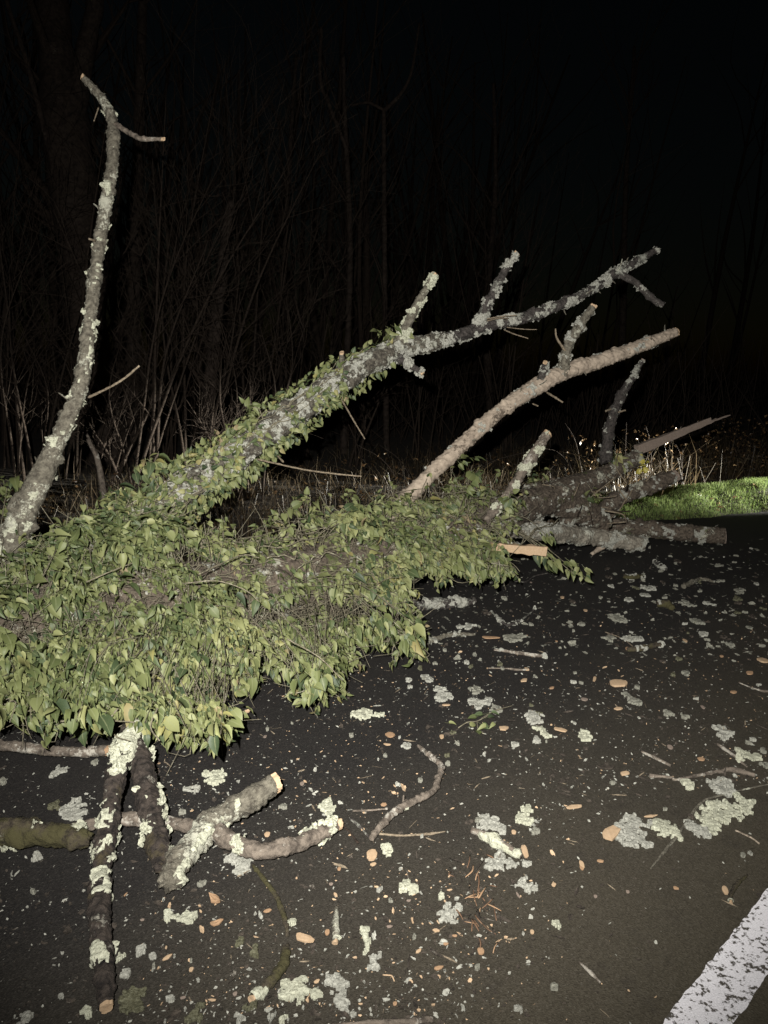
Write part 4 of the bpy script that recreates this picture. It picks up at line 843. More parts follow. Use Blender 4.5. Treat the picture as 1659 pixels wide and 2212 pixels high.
CH = [
 (2, 1005, 1040, 46, 46, 0, 'round sawn wood slice lying flat below the crooked tan branch'), (2, 1015, 1102, 28, 14, -15, 'small chip touching the round sawn slice'),
 (3, 800, 678, 70, 40, -25, 'large oval sawn wood chip in front of the pale lichen mat'), (3, 335, 770, 19, 42, 0, 'upright oval chip at the end of the split branch'),
 (8, 365, 1092, 84, 36, 3, 'long oval sawn chip in mid road at right'), (8, 1615, 885, 46, 30, -10, 'chunky pale chip at the right edge in mid road'), (8, 160, 1045, 15, 32, 10, 'slim upright chip left of the long oval chip'),
 (8, 1500, 995, 30, 20, 10, 'orange chip left of the right edge in mid road'), (8, 365, 1302, 42, 15, 4, 'flat tan chip under the arched lichen'), (8, 1362, 1158, 30, 14, -10, 'small orange chip beside the thin curved twig'),
 (4, 1540, 240, 72, 32, 30, 'curled orange chip below the thick sawn branch'), (4, 1550, 400, 56, 24, -25, 'pointed brown chip under the curled orange one'), (4, 1195, 650, 40, 16, -35, 'pinkish sawn chip right of the lichen by the prong'), (4, 1520, 957, 42, 9, 8, 'pale matchstick-like chip at the bottom left of centre'),
 (5, 520, 518, 92, 30, 20, 'sawn chip with pale face and bark below the mossy twig'), (5, 685, 470, 20, 24, 0, 'orange chip touching the fuzzy grey stub'), (5, 258, 315, 34, 14, -15, 'orange sliver left of the mossy twig'), (5, 610, 820, 25, 15, -25, 'oval chip right above the largest lichen slab'),
 (5, 1480, 725, 42, 14, -8, 'pinkish splinter below the torn orange fibres'), (5, 1340, 605, 28, 12, -30, 'pale chip right of the pale lichen tuft'), (5, 1205, 928, 34, 13, 50, 'slanting brown chip right of the two-lobed lichen'),
 (6, 1425, 128, 18, 28, 8, 'pale oval chip beside the dark little branch near the line'), (6, 95, 460, 22, 20, 0, 'round orange chip below the torn fibres'),
 (7, 915, 690, 112, 15, 9, 'long orange splinter in mid road beside the bright lichen'), (7, 350, 863, 26, 16, 0, 'pale pink chip under the hanging ivy tip'), (7, 535, 1268, 42, 9, 3, 'straight tan sliver below the lichen clump in mid road'), (7, 1210, 1058, 36, 16, -20, 'pale chip right of centre in mid road'),
 (3, 220, 97, 38, 13, -8, 'tan chip right beside the fallen ivy sprig'), (3, 530, 105, 38, 11, 15, 'tan sliver right of the drooping lichen'), (3, 600, 525, 66, 11, -8, 'torn pale splinter in mid road, right of centre'), (3, 880, 345, 32, 13, -10, 'tan chip left of the bent stick'), (3, 785, 312, 54, 13, 0, 'brown sliver above the tan chip by the bent stick'), (3, 540, 385, 42, 9, -12, 'brown splinter above the torn pale one'), (3, 545, 430, 42, 9, 25, 'crossed brown splinter above the torn pale one'), (3, 1020, 575, 46, 7, -5, 'thin pale sliver above the yellow-green lichen mat'),
 (2, 1135, 178, 30, 20, 30, 'round orange chip above the bright lichen spot'), (2, 1115, 243, 32, 8, 5, 'thin tan sliver left of the bright lichen spot'), (2, 255, 888, 24, 20, 0, 'round chip under the thick sawn branch end'),
]
cs = [(2, 1505, 188, 18, 18, 0), (2, 505, 523, 18, 16, 0), (2, 1090, 675, 28, 14, 10), (2, 940, 852, 16, 10, 0), (2, 240, 187, 14, 10, 0), (3, 300, 400, 22, 10, -10), (3, 1295, 265, 22, 10, 3), (3, 1125, 200, 16, 14, 0), (3, 75, 305, 28, 6, 20), (3, 645, 840, 14, 25, 0), (3, 745, 820, 27, 9, 5), (3, 445, 563, 11, 11, 0), (3, 275, 663, 15, 13, 0), (4, 1310, 937, 26, 10, -10), (4, 760, 622, 27, 11, 10), (4, 1370, 735, 18, 18, 0), (4, 1020, 378, 18, 10, 0), (4, 1415, 217, 13, 10, 0), (4, 900, 197, 16, 7, -60), (5, 1130, 428, 28, 10, 0), (5, 1050, 505, 32, 11, 5), (5, 1465, 455, 32, 13, 5), (5, 1535, 553, 30, 10, 3), (5, 775, 580, 20, 10, -35), (5, 925, 980, 22, 6, 3), (5, 25, 910, 18, 16, 0), (5, 1170, 980, 17, 15, 0), (5, 745, 200, 22, 13, 40), (5, 712, 122, 17, 10, 0), (5, 785, 92, 17, 10, 20), (5, 770, 15, 15, 13, 0), (5, 1270, 242, 19, 8, 0), (5, 1275, 835, 15, 15, 0), (5, 1340, 1025, 17, 11, 10), (5, 1600, 493, 22, 8, 5), (5, 10, 378, 14, 12, 0), (6, 493, 97, 13, 11, -40), (6, 298, 153, 22, 7, 60), (6, 1157, 115, 17, 10, 20), (6, 375, 355, 13, 13, 0), (6, 720, 160, 11, 9, 0), (6, 755, 100, 14, 7, -10), (6, 645, 5, 12, 14, 0), (6, 895, 135, 11, 9, 0), (6, 1610, 155, 13, 12, 0), (7, 1232, 958, 22, 18, 0), (7, 1450, 1120, 22, 13, -30), (7, 765, 1285, 20, 18, 0), (7, 1540, 340, 19, 17, 0), (7, 1270, 207, 12, 10, 0), (7, 1490, 715, 12, 10, 0), (8, 942, 710, 17, 23, 0), (8, 72, 1220, 28, 16, 20), (8, 350, 750, 22, 20, 0), (8, 455, 785, 32, 22, 0), (8, 1095, 1287, 16, 19, 0), (8, 910, 628, 15, 14, 0), (8, 80, 450, 19, 16, 0), (8, 1258, 847, 18, 11, 5), (8, 1425, 912, 13, 12, 0)]
for k, row in enumerate(CH + [c + (None,) for c in cs]):
    g, x, y, L, W, ang, lb = row; X, Y = rg(g, x, y); s = RG[g][2] * pxm(Y)
    el = PITCH + math.atan((Y - 1106) / FOC); p = G(X, Y, .004)
    # turn the photo's slanted outline into one lying on the road
    a = R(-ang); ex = np.array([math.cos(a) * L, math.sin(a) * L / max(.45, math.sin(el))]); ey = np.array([-math.sin(a) * W, math.cos(a) * W / max(.45, math.sin(el))])
    LL, WW = np.linalg.norm(ex) * s * .85, np.linalg.norm(ey) * s * .75
    v, f = chip(LL, WW, min(.012, .25 * min(LL, WW)) + .002, 700 + k, curl=.25 if lb and 'curled' in lb else 0.02)
    th = math.atan2(ex[1], ex[0]); c_, s_ = math.cos(th), math.sin(th); rm = np.array([[c_, -s_, 0], [s_, c_, 0], [0, 0, 1]]); tl = rng.normal(0, .07)
    v = v @ rm.T; v[:, 2] += np.abs(tl) * (v[:, 0] - v[:, 0].min()); v = v + p
    mat = 'wood_orange' if (lb and 'orange' in lb) or (not lb and k % 4 == 0) else ('bark_bit' if lb and 'brown' in lb else ('wood_old', 'bark_bit', 'wood_fresh')[k % 3] if not lb else 'wood_fresh')
    o = obj('wood_chip', v, f, M[mat], None, (p[0], p[1], 0), smoothf=False)
    tag(o, lb or 'small pale sawn wood chip lying on the dark road', 'wood chip', None if lb else 'small wood chips scattered over the road')
# torn fibres: bark strands below centre right
t = thing('torn_fibres', 'reddish torn bark fibres spread on the asphalt left of the clean patch', 'bark', G(1045, 1960))
for k in range(48):
    x, y = 1042 + rng.normal(0, 26), 1955 + rng.normal(0, 48); a = rng.normal(1.35, .9); L = rng.uniform(5, 20)
    pr = [(x - math.cos(a) * L, y - math.sin(a) * L, .006, 3), (x + rng.normal(0, 3), y, .010, rng.uniform(2.5, 5)), (x + math.cos(a) * L, y + math.sin(a) * L, .006, 2.5)]
    p_, r_ = gl3(pr); obj('fibre', *tube_mesh(tube(p_, r_, .012, 5, .3, .3, k)), M['wood_orange' if k % 5 == 0 else 'fibre' if k % 2 else 'bark_bit'], t)
# bent straw and the ivy sprig
p_, r_ = gl3([(827, 2106, .006, 4), (843, 2107, .008, 4), (848, 2110, .01, 4), (852, 2120, .006, 4)]); o = obj('straw', *tube_mesh(tube(p_, r_, .006, 6, .1, 0, 2)), M['wood_fresh'], None, (p_[0][0], p_[0][1], 0)); tag(o, 'pale bent straw on the asphalt near the bottom centre', 'straw')
t = thing('ivy_sprig', 'fallen sprig of green ivy with few leaves in mid road', 'ivy', G(1035, 1570))
for rows in ([(990, 1572, .012, 3), (1010, 1560, .02, 4), (1030, 1558, .02, 4), (1055, 1545, .02, 3)], [(1030, 1558, .02, 3), (1034, 1578, .015, 3), (1046, 1585, .012, 2)], [(1040, 1552, .02, 3), (1070, 1535, .02, 3), (1108, 1524, .015, 2)]):
    p_, r_ = gl3(rows); obj('stem', *tube_mesh(tube(p_, r_, .012, 5, .1, .1, 3)), M['vine_stem'], t)
tb = np.array(t['_b'])
for k, (x, y) in enumerate([(1042, 1543), (1055, 1550), (1040, 1565), (1050, 1570), (1068, 1562), (1035, 1586), (1016, 1568), (970, 1562), (1028, 1548), (1062, 1540)]):
    o = bpy.data.objects.new('leaf', lm[k % 6]); COL.objects.link(o); o.parent = t; a = rng.uniform(0, 6.28)
    rm = basis(np.array([[math.cos(a), math.sin(a), .1]]), np.array([[rng.normal(0, .4), -.4, 1.0]]))[0] * rng.uniform(.03, .045)
    mt = np.eye(4); mt[:3, :3] = rm; mt[:3, 3] = G(x, y, .025) - tb; o.matrix_local = Matrix(mt.tolist())

# ------------------------------------------------------------------ fine debris on the road (uncountable)
def crumbs(n, zone, size, mat, name, label, cat, seed, asp=(.6, 2.6), cap=.022):
    r_ = np.random.default_rng(seed); x = r_.uniform(zone[0], zone[2], n * 14); y = r_.uniform(zone[1], zone[3], n * 14)
    dd = gd(y); px, py = dd * (x - 829.5) / FOC, dd * (CA - (y - 1106) / FOC * SA)
    dens = vnoise(np.stack([px * 2.2, py * 2.2, px * 0], -1), seed)
    fall = 1 - .93 * smooth(0, 1, (x - 1080) / 330 + (y - 1850) / 500)      # the clean patch at lower right
    fall = np.where(y < 1700, 1, fall) * np.where((x < 330) & (y > 1620), .45, 1)
    ok = (r_.random(len(x)) < dens * fall * dd / gd(1250) * 2.2) & (py < edge_y(px) - .02)
    out = np.stack([px, py, px * 0], -1)[ok][:n]; n = len(out)
    p = np.array(out); p[:, 2] = .003; nn = np.stack([r_.normal(0, .5, n), r_.normal(0, .5, n), np.ones(n)], -1)
    sc = r_.lognormal(math.log(size), .5, n)[:, None] * np.stack([np.ones(n), r_.uniform(*asp, n), np.full(n, .8)], -1)
    v, f, _ = scatter(FLAKES, p, basis(r_.normal(0, 1, (n, 3)) * [1, 1, .2], nn), np.minimum(sc, cap))
    o = obj(name, v, f, M[mat], smoothf=False); tag(o, label, cat, kind='stuff')
crumbs(5200, (-40, 1190, 1700, 2230), .0019, 'lichen_grey', 'lichen_crumbs', 'fine pale lichen crumbs strewn over the road', 'lichen', 41)
crumbs(3400, (-40, 1190, 1700, 2230), .0028, 'bark_bit', 'bark_crumbs', 'fine brown bark crumbs strewn over the road', 'bark', 42)
crumbs(1500, (300, 1300, 1700, 2230), .0018, 'wood_fresh', 'sawdust', 'sawdust and tiny splinters strewn over the road', 'sawdust', 43)
crumbs(420, (850, 1190, 1700, 2100), .0022, 'bark_bit', 'twig_litter', 'short broken twiglets strewn over the road', 'twigs', 45, (4, 12), .03)
crumbs(260, (300, 1400, 1700, 2200), .0016, 'twig', 'splinter_litter', 'thin tan splinters strewn over the road', 'splinters', 46, (4, 12), .03)
crumbs(520, (850, 1165, 1700, 1430), .008, 'lichen_dull', 'far_litter', 'dim lichen and bark litter along the far road edge', 'litter', 44)

# ------------------------------------------------------------------ verge grass
def blades(px, py, hmin, hmax, wid, mat, name, label, cat, lean=.35, seed=1, kind='stuff', parent=None, base=None, bend=.5):
    r_ = np.random.default_rng(seed); n = len(px); z = terrain(px, py) - .01
    h = r_.uniform(hmin, hmax, n); az = r_.uniform(0, 2 * math.pi, n); ln_ = r_.uniform(0, lean, n) * h; fa = r_.uniform(0, math.pi, n)
    d = np.stack([np.cos(az), np.sin(az), 0 * az], -1); s = np.stack([np.cos(fa), np.sin(fa), 0 * fa], -1) * (wid * r_.uniform(.6, 1.3, n))[:, None]
    b0 = np.stack([px, py, z], -1); up = np.array([0, 0, 1.0])
    m1 = b0 + d * (ln_ * .3)[:, None] + up * (h * .55)[:, None]; tp = b0 + d * (ln_ * (1 + bend))[:, None] + up * (h * (1 - .3 * ln_ / h))[:, None]
    v = np.stack([b0 - s, b0 + s, m1 + s * .8, m1 - s * .8, tp], 1).reshape(-1, 3); o_ = (np.arange(n) * 5)[:, None, None]
    f = (np.array([[0, 1, 2], [0, 2, 3], [3, 2, 4]])[None] + o_).reshape(-1, 3)
    o = obj(name, v, f, M[mat], parent, base, smoothf=False, attrs={'tint': np.repeat(r_.uniform(0, .98, n), 5)}, kind=kind)
    if label: tag(o, label, cat, kind=kind)
    return o
n = 110000; gx = rng.uniform(1.9, 9.5, n); ge = rng.uniform(-.06, 1.5, n)
ok = (rng.random(n) < smooth(-.08, .12, ge) * smooth(1.7, 3.0, gx) * (.35 + .65 * vnoise(np.stack([gx * 6, ge * 6, gx * 0], -1), 3)))
blades(gx[ok], edge_y(gx[ok]) + ge[ok], .03, .085, .0022, 'grass', 'verge_grass', 'bright green mown verge grass caught in headlamp light', 'grass', .8, 2)
n = 26000; gx = rng.uniform(-9, 10, n); ge = rng.uniform(.15, 7.5, n) ** 1.0
ok = (rng.random(n) < .15 + .85 * smooth(.42, .7, vnoise(np.stack([gx * 1.6, ge * 1.6, gx * 0], -1), 8))) & ~((gx > 2.2) & (ge < 1.3)) & ~((gx > 4.2) & (ge < 2.6))
blades(gx[ok], edge_y(gx[ok]) + ge[ok], .08, .5, .003, 'drygrass', 'dry_undergrowth', 'dark dry grass and weeds under the woods', 'undergrowth', 1.6, 3)
# dead leaves on the woodland floor
n = 5000; gx = rng.uniform(-8, 9, n); ge = rng.uniform(.1, 7, n); px, py = gx, edge_y(gx) + ge
pos = np.stack([px, py, terrain(px, py) + .015], -1)
v, f, at = scatter(LEAFT, pos, basis(rng.normal(0, 1, (n, 3)) * [1, 1, .3], rng.normal(0, .5, (n, 3)) + [0, 0, 1]), rng.uniform(.03, .07, n), rng.uniform(0, .98, n), None, LEAFR)
o = obj('leaf_litter', v, f, M['deadleaf'], attrs=at); tag(o, 'brown dead leaves covering the woodland floor', 'leaf litter', kind='stuff')

# ------------------------------------------------------------------ weeds and brambles behind the verge, glinting in the headlamp
def weed(label, x, y_, d, wx, h, n, mat, seed, leaves=0, group=None):
    r_ = np.random.default_rng(seed); c = P(x, 1050, d); cx_, cy = c[0], c[1]
    z0 = float(terrain(np.array([cx_]), np.array([cy]))[0]); t = thing('dry_weed', label, 'weed', (cx_, cy, z0), group)
    px = cx_ + r_.normal(0, wx, n); py = cy + r_.normal(0, .18, n)
    blades(px, py, h * .35, h, .0035, mat, 'stalks', None, None, 1.5, seed, 'stuff', t, bend=.9)
    if leaves:
        k = r_.integers(0, n, leaves); pos = np.stack([px[k] + r_.normal(0, .08, leaves), py[k] + r_.normal(0, .06, leaves), z0 + r_.uniform(.1, .95, leaves) * h], -1)
        v, f, at = scatter(LEAFT, pos, basis(r_.normal(0, 1, (leaves, 3)), r_.normal(0, 1, (leaves, 3))), r_.uniform(.02, .05, leaves), r_.uniform(0, .98, leaves), None, LEAFR)
        obj('leaves', v, f, M['deadleaf'], t, attrs=at, kind='stuff')
    # arching canes
    for q_ in range(5):
        a = np.array([cx_ + r_.normal(0, wx * .7), cy + r_.normal(0, .1), z0]); b = a + np.array([r_.normal(0, wx * 1.2), r_.normal(0, .15), h * r_.uniform(.5, 1.15)])
        obj('cane', *tube_mesh(tube([a, (a + b) / 2 + np.array([0, 0, h * .25]), b], [.004, .003, .002], .08, 5, .1, 0)), M['twig_dark'], t)
weed('reddish dry grass tuft right behind the short lichen stub', 1215, 0, 7.4, .22, .62, 300, 'drygrass', 1, 20)
weed('dry grass tuft left of the reddish one behind the limbs', 1120, 0, 7.6, .25, .6, 220, 'drygrass', 2, 20)
weed('glinting brambles under the splintered limb end', 1405, 0, 9.0, .3, .85, 160, 'drygrass', 3, 120)
weed('glinting brown brambles above the bright grass at right', 1520, 0, 10.2, .42, .85, 160, 'drygrass', 4, 260)
weed('leafy dead brambles at the right edge above the grass', 1640, 0, 10.8, .42, 1.0, 160, 'drygrass', 5, 260)
weed('tall dark weeds behind the gnarled upright limb', 1310, 0, 8.6, .3, .8, 140, 'drygrass', 6, 60)
weed('dark weeds standing between the leaning and peeled limbs', 960, 0, 7.6, .45, .7, 260, 'drygrass', 7, 60)
weed('dark weeds left of the leaning limb foot', 420, 0, 6.8, .5, .7, 260, 'drygrass', 8, 60)
v, f, at = scatter(LEAFT, np.array([P(1385 + rng.normal(0, 8), 1000 + rng.normal(0, 14), 6.25) for k in range(14)]), basis(rng.normal(0, .5, (14, 3)) + [0, 0, -1], rng.normal(0, .4, (14, 3)) + [0, -1, 0]), rng.uniform(.04, .07, 14), rng.uniform(0, .9, 14), None, LEAFR)

# ------------------------------------------------------------------ woods
def grow(c, r0, out, r_, level, spread, upw):
    """side twigs along a centreline"""
    n = len(c); 
    L = np.linalg.norm(np.diff(c, axis=0), axis=1).sum()
    for k in range(int(spread[level])):
        i = int(r_.uniform(.25, .97) * (n - 1)); a = c[i]; t = c[min(n - 1, i + 1)] - c[max(0, i - 1)]; t = t / np.linalg.norm(t)
        d = r_.normal(0, 1, 3); d -= t * d.dot(t); d /= np.linalg.norm(d)
        ln_ = L * r_.uniform(.18, .45); dr = t * .75 + d * .75 + np.array([0, 0, upw]); dr /= np.linalg.norm(dr)
        b = a + dr * ln_ * .5 + r_.normal(0, .04, 3) * ln_; e = a + dr * ln_ + np.array([0, 0, upw * .3 * ln_]) + r_.normal(0, .1, 3) * ln_
        rr = r0 * (1 - .75 * i / n) * .45
        pts, rd = resample([a, b, e], [max(rr, .003), max(rr * .6, .0025), .002], ln_ / 5)
        T = tube([a, b, e], [max(rr, .003), max(rr * .6, .0025), .002], ln_ / 5, 4 if rr < .02 else 6, 0, 0); out.append(tube_mesh(T, False))
        if level + 1 < len(spread): grow(pts, rr, out, r_, level + 1, spread, upw)
def bare_tree(name, label, cat, rows, seed, spread=(9, 5), mat='bark_wood', forks=(), group=None, upw=.35, sides=None):
    r_ = np.random.default_rng(seed); kf = 1.32 if seed in (4, 5, 6, 8, 9) else 1.1 if seed < 12 else 1
    rows = [(x, y if y < 1000 or seed == 12 else 1000, d * kf, w_) for x, y, d, w_ in rows]; forks = [[(x, y, d * kf, w_) for x, y, d, w_ in fr] for fr in forks]
    p_, rd = pl3(rows); b = np.array(p_[0]); z = float(terrain(np.array([b[0]]), np.array([b[1]]))[0])
    p_ = [np.array([b[0], b[1], z - .05])] + p_[1:] if b[2] < z + .6 else [np.array([b[0], b[1], z - .05])] + p_
    rd = [rd[0] * 1.15] + (rd[1:] if len(p_) == len(rd) else rd)
    t = thing(name, label, cat, (b[0], b[1], z), group)
    T = tube(p_, rd, .06 if rd[0] > .06 else .1, 28 if rd[0] > .15 else 8, .22, .1, seed); tr = obj('trunk', *tube_mesh(T, True), M[mat], t)
    out = []; grow(T.c, rd[0], out, r_, 0, spread, upw)
    for fr in forks:
        q_, s_ = pl3(fr); F = tube(q_, s_, .06, 10, .2, .1, seed + 1); obj('fork', *tube_mesh(F), M[mat], t); grow(F.c, s_[0], out, r_, 0, [max(2, k // 2) for k in spread], upw)
    if out: obj('crown', *merge(out), M['twig_dark'], t, kind='stuff')
    return t
bare_tree('bare_tree', 'thick dark tree trunk forking high up at left behind the upright limb', 'tree', [(232, 1035, 10.5, 105), (205, 830, 10.5, 92), (188, 700, 10.5, 95), (162, 450, 10.5, 106), (138, 260, 10.5, 112), (120, 110, 10.5, 84), (108, -40, 10.5, 70), (90, -260, 10.6, 55)], 1, (10, 5, 3),
          forks=[[(150, 280, 10.5, 62), (182, 130, 10.4, 58), (208, -20, 10.3, 52), (230, -240, 10.2, 44)], [(118, 350, 10.4, 20), (104, 310, 10.2, 18), (62, 150, 9.8, 16), (20, 20, 9.6, 14), (-10, -80, 9.5, 12)]])
bare_tree('bare_tree', 'straight dark trunk just right of the thick forking tree', 'tree', [(285, 1030, 11.5, 44), (288, 700, 11.5, 40), (296, 400, 11.6, 36), (304, 150, 11.6, 32), (312, -120, 11.7, 26)], 2, (12, 5, 3))
bare_tree('dead_snag', 'broken-topped dead snag in the dark undergrowth left of centre', 'tree', [(440, 1040, 9.5, 46), (455, 820, 9.5, 42), (474, 640, 9.5, 36), (492, 480, 9.4, 30), (500, 435, 9.4, 22)], 3, (4, 3))
bare_tree('sapling', 'slender pale sapling forking at the top in the centre of the woods', 'tree', [(835, 1030, 10.5, 18), (832, 700, 10.5, 16), (830, 430, 10.5, 15), (829, 235, 10.5, 14)], 4, (8, 4), forks=[[(829, 240, 10.5, 12), (868, 200, 10.4, 11), (890, 150, 10.4, 9), (906, 50, 10.4, 7)], [(829, 238, 10.5, 9), (795, 222, 10.4, 8), (758, 228, 10.3, 7)]])
bare_tree('sapling', 'slender sapling with a kinked top left of the centre one', 'tree', [(742, 1030, 10, 22), (750, 760, 10, 20), (756, 520, 10, 18), (745, 250, 10, 14), (742, 120, 10, 10)], 5, (8, 4), forks=[[(752, 330, 10, 13), (712, 230, 9.9, 12), (692, 170, 9.9, 12), (694, 60, 9.9, 11)]])
bare_tree('bare_tree', 'dim bare tree right of centre behind the leaning limb', 'tree', [(1060, 1030, 13, 24), (1052, 700, 13, 20), (1070, 400, 13, 15), (1066, 180, 13, 10)], 6, (12, 5))
bare_tree('bare_tree', 'faint bare tree at the far left edge of the woods', 'tree', [(20, 1030, 12, 36), (10, 700, 12, 32), (-10, 350, 12, 28), (-30, 0, 12, 20)], 7, (14, 6, 2))
bare_tree('bare_tree', 'thin dim trunk between the snag and the kinked sapling', 'tree', [(600, 1030, 11.5, 22), (610, 700, 11.5, 20), (622, 400, 11.5, 16), (640, 120, 11.5, 10)], 8, (12, 6))
bare_tree('bare_tree', 'barely visible bare tree far right in the dark', 'tree', [(1330, 1030, 15, 26), (1345, 700, 15, 22), (1352, 400, 15, 15), (1370, 100, 15, 8)], 9, (12, 5))
def shrub(label, x, d, tops, seed, group=None):
    d *= 1.35 if seed in (4, 5, 6, 8) else 1.12
    r_ = np.random.default_rng(seed); c = P(x, 1040, d); z = float(terrain(np.array([c[0]]), np.array([c[1]]))[0])
    t = thing('bare_shrub', label, 'shrub', (c[0], c[1], z), group); out = []
    for (tx, ty) in tops:
        a = np.array([c[0] + r_.normal(0, .12), c[1] + r_.normal(0, .12), z - .03]); e = P(tx, ty, d + r_.normal(0, .5))
        m_ = a * .5 + e * .5 + np.array([r_.normal(0, .12), r_.normal(0, .2), .25]); r0 = r_.uniform(.012, .026)
        T = tube([a, a * .75 + m_ * .25 + np.array([0, 0, .12]), m_, e], [r0, r0 * .85, r0 * .6, .003], .2, 6, .15, .1, seed); obj('stem', *tube_mesh(T), M['twig_dark'], t)
        grow(T.c, r0, out, r_, 0, (10, 5), .15)
    obj('twigs', *merge(out), M['twig_dark'], t, kind='stuff'); return t
shrub('arching bare shrub leaning right beyond the upright limb', 305, 8.2, [(425, 340), (500, 300), (565, 285), (640, 330), (360, 180), (450, 520)], 1)
shrub('bare shrub with slanting stems left of the snag', 400, 8.8, [(470, 160), (610, 400), (700, 310), (520, 560), (380, 420)], 2)
shrub('low tangled bare shrub at the left edge of the woods', 60, 8.0, [(20, 560), (90, 480), (140, 640), (-20, 380), (40, 700)], 3)
shrub('bare shrub spreading below the kinked sapling', 650, 9.2, [(560, 420), (680, 360), (760, 480), (700, 620), (600, 600)], 4)
shrub('dim shrub right of the centre sapling', 900, 9.6, [(960, 520), (860, 620), (1000, 640), (930, 430)], 5)
shrub('dim bare shrub behind the fork of the peeled limb', 1080, 10.5, [(1000, 430), (950, 320), (1070, 330), (1160, 400), (1210, 330), (1110, 520)], 6)
shrub('small bare shrub in the gap left of the leaning limb', 520, 7.6, [(480, 760), (560, 700), (620, 640), (460, 640), (540, 800)], 7)
shrub('faint shrub high behind the right limb tips', 1420, 12.5, [(1380, 600), (1470, 560), (1430, 720), (1350, 760)], 8)
shrub('tangle of twigs behind the thick forking trunk', 180, 9.4, [(100, 700), (230, 640), (260, 780), (160, 820), (60, 850)], 9)
for k, (x, d, tp, lb) in enumerate([(140, 9.0, [(40, 300), (230, 260), (330, 420), (120, 480), (210, 560), (300, 620)], 'wide tangled shrub low behind the upright limb'),
        (360, 10.2, [(300, 90), (420, 60), (520, 200), (610, 250), (250, 330), (470, 420)], 'tall twiggy shrub between the two left trunks and the snag'),
        (560, 10.6, [(500, 120), (590, 200), (680, 150), (640, 420), (480, 330), (720, 520)], 'tall twiggy shrub right of the snag'),
        (250, 8.4, [(180, 800), (260, 740), (330, 780), (380, 720), (220, 880), (300, 860)], 'low bramble tangle right of the upright limb'),
        (470, 8.0, [(400, 860), (470, 800), (540, 860), (430, 920), (560, 930)], 'low bramble tangle under the snag'),
        (780, 10.4, [(720, 700), (800, 640), (860, 720), (760, 820), (900, 800)], 'low dim brush under the centre sapling'),
        (20, 9.4, [(-30, 200), (60, 130), (90, 320), (30, 420), (-10, 560)], 'tall twigs crowding the left edge of the woods')]):
    shrub(lb, x, d, tp, 20 + k)
# the wood beyond: stems and brush that read as one dark mass
fw = []; r_ = np.random.default_rng(91)
for k in range(190):
    d = r_.uniform(17, 34); x = r_.uniform(-.75, .2) * d if k % 14 else r_.uniform(.2, .75) * d; d = d + (8 if x > 0 else 0); y = d; z = float(terrain(np.array([x]), np.array([y]))[0]); h = r_.uniform(5, 14); r0 = r_.uniform(.04, .16)
    a = np.array([x, y, z - .1]); e = a + np.array([r_.normal(0, 1.6), r_.normal(0, .8), h]); T = tube([a, (a + e) / 2 + r_.normal(0, .15, 3), e], [r0, r0 * .7, r0 * .2], h / 6, 5, 0, 0); fw.append(tube_mesh(T, False)); grow(T.c, r0, fw, r_, 0, (7,), .3)
for k in range(2600):
    d = r_.uniform(14, 34); x = r_.uniform(-.75, .75) * d; z = float(terrain(np.array([x]), np.array([d]))[0]) if k % 40 == 0 else z
    a = np.array([x, d, .25 + .03 * np.clip(d - float(edge_y(x)) - 5, 0, 14) - .3]); e = a + np.array([r_.normal(0, .7), r_.normal(0, .4), r_.uniform(.7, 2.8)]); fw.append(tube_mesh(tube([a, (a + e) / 2 + r_.normal(0, .12, 3), e], [.014, .011, .004], 1.2, 3, 0, 0), False))
o = obj('far_woods', *merge(fw), M['twig_dark']); tag(o, 'dark mass of distant bare woods behind everything', 'woods', kind='stuff')
# small broken stump standing by the leaning limb
bare_tree('broken_stump', 'short broken stick-like stump in the dark left of the leaning limb', 'stump', [(232, 1090, 6.2, 22), (215, 1010, 6.2, 18), (195, 960, 6.2, 14), (182, 928, 6.2, 10)], 12, (1,), mat='bark_worn')
# yellow leaf cluster hanging under the splintered end
t = thing('yellow_leaves', 'small bunch of yellow leaves hanging under the splintered limb end', 'leaves', P(1385, 1020, 6.25))
tb = np.array(t['_b']); lmg = []
for k, (tv, tf) in enumerate(LEAFT[:3]):
    me = np_mesh('leaf', tv, tf, True, {'tint': np.zeros(len(tv)), 'rib': LEAFR[k]}); me.materials.append(M['gold_leaf']); lmg.append(me)
for k in range(12):
    o = bpy.data.objects.new('leaf', lmg[k % 3]); COL.objects.link(o); o.parent = t
    rm = basis(np.array([[rng.normal(0, .4), rng.normal(0, .3), -1]]), np.array([[rng.normal(0, .3), -1, .2]]))[0] * rng.uniform(.04, .065)
    mt = np.eye(4); mt[:3, :3] = rm; mt[:3, 3] = P(1385 + rng.normal(0, 7), 1000 + rng.normal(0, 13), 6.22) - tb; o.matrix_local = Matrix(mt.tolist())
LM = {'forked_branch': [('dark forked branch', (232, 1900))], 'sawn_branch': [('thick sawn branch', (470, 1790))], 'mossy_log': [('olive mossy log', (100, 1800))], 'crooked_branch': [('crooked tan branch', (890, 1730))], 'ivy_sprig': [('fallen ivy sprig', (1035, 1565))], 'torn_fibres': [('torn orange fibres', (1045, 1960))], 'road_line': [('white road line', (1560, 2060))], 'straw': [('bent straw', (840, 2110))]}
marks = [m_ for l_ in LM.values() for m_ in l_]
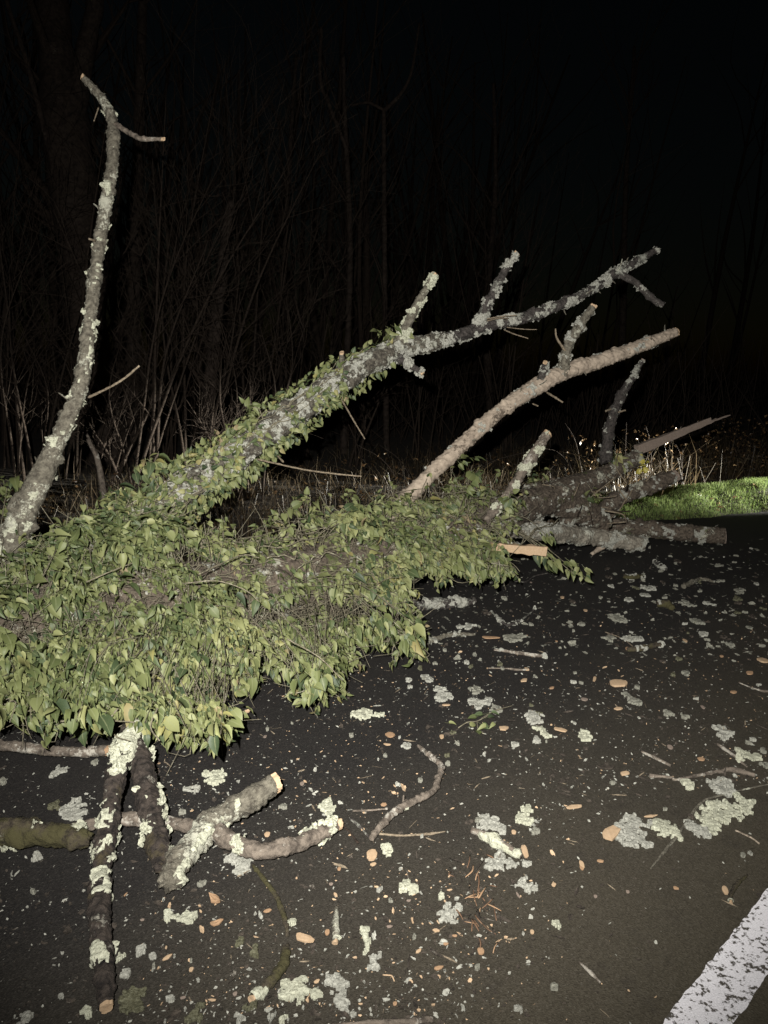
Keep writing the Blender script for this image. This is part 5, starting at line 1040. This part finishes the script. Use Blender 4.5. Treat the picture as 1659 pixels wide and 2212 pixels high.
def short(lb):
    for cut_ in (' lying ', ' alone', ' in front', ' in mid', ' below', ' above', ' beside', ' right ', ' left ', ' at ', ' under ', ' touching', ' behind', ' near', ' slanting', ' running', ' reaching', ' standing', ' crossing', ' cut off', ' just', ' far ', ' beyond', ' between', ' with ', ' leaving', ' along', ' leaning', ' by ', ' just'):
        i_ = lb.find(cut_)
        if i_ > 8: lb = lb[:i_]
    return lb
def sheet(o):
    p = np.array(o.location) - cp; d = p[1] * CA - p[2] * SA
    return p[0] / d * FOC + 829.5, 1106 - (p[1] * SA + p[2] * CA) / d * FOC
bpy.context.view_layer.update()
names = {}
for o in list(COL.objects):
    if o.parent is None and o.get('label') and not o.get('group') and o.get('category') in ('lichen', 'wood chip', 'stick') and o.get('kind') is None:
        names.setdefault(short(o['label']), []).append(sheet(o))
marks += [(k_, v_[0]) for k_, v_ in names.items() if len(v_) == 1 and 2 <= len(k_.split()) <= 6]
taken = set()
for pas, nouns in (('lichen_scrap', ('small lichen scrap', 'lichen scrap')), ('wood_chip', ('small wood chip', 'wood chip'))):
    for o in [q_ for q_ in COL.objects if q_.name.split('.')[0] == pas and q_.get('group')]:
        x, y = sheet(o)
        for nm_, (mx_, my_) in sorted(marks, key=lambda m_: (m_[1][0] - x) ** 2 + (1.3 * (m_[1][1] - y)) ** 2)[:9]:
            dx, dy = x - mx_, y - my_
            wd = ('just ' if math.hypot(dx, dy) < 60 else '') + ('above left of' if dx < 0 and dy < 0 else 'above right of' if dy < 0 else 'below left of' if dx < 0 else 'below right of') if abs(dx) < 2.2 * abs(dy) and abs(dy) < 2.2 * abs(dx) else ('just ' if math.hypot(dx, dy) < 60 else '') + (('left of' if dx < 0 else 'right of') if abs(dx) > abs(dy) else ('above' if dy < 0 else 'below'))
            lb_ = nouns[0] + ' on the road ' + wd + ' the ' + nm_
            if len(lb_.split()) < 17 and lb_ not in taken and math.hypot(dx, dy) < 330: taken.add(lb_); o['label'] = lb_; break
for o in bpy.data.objects:
    for k in ('_b', '_T'):
        if k in o: del o[k]
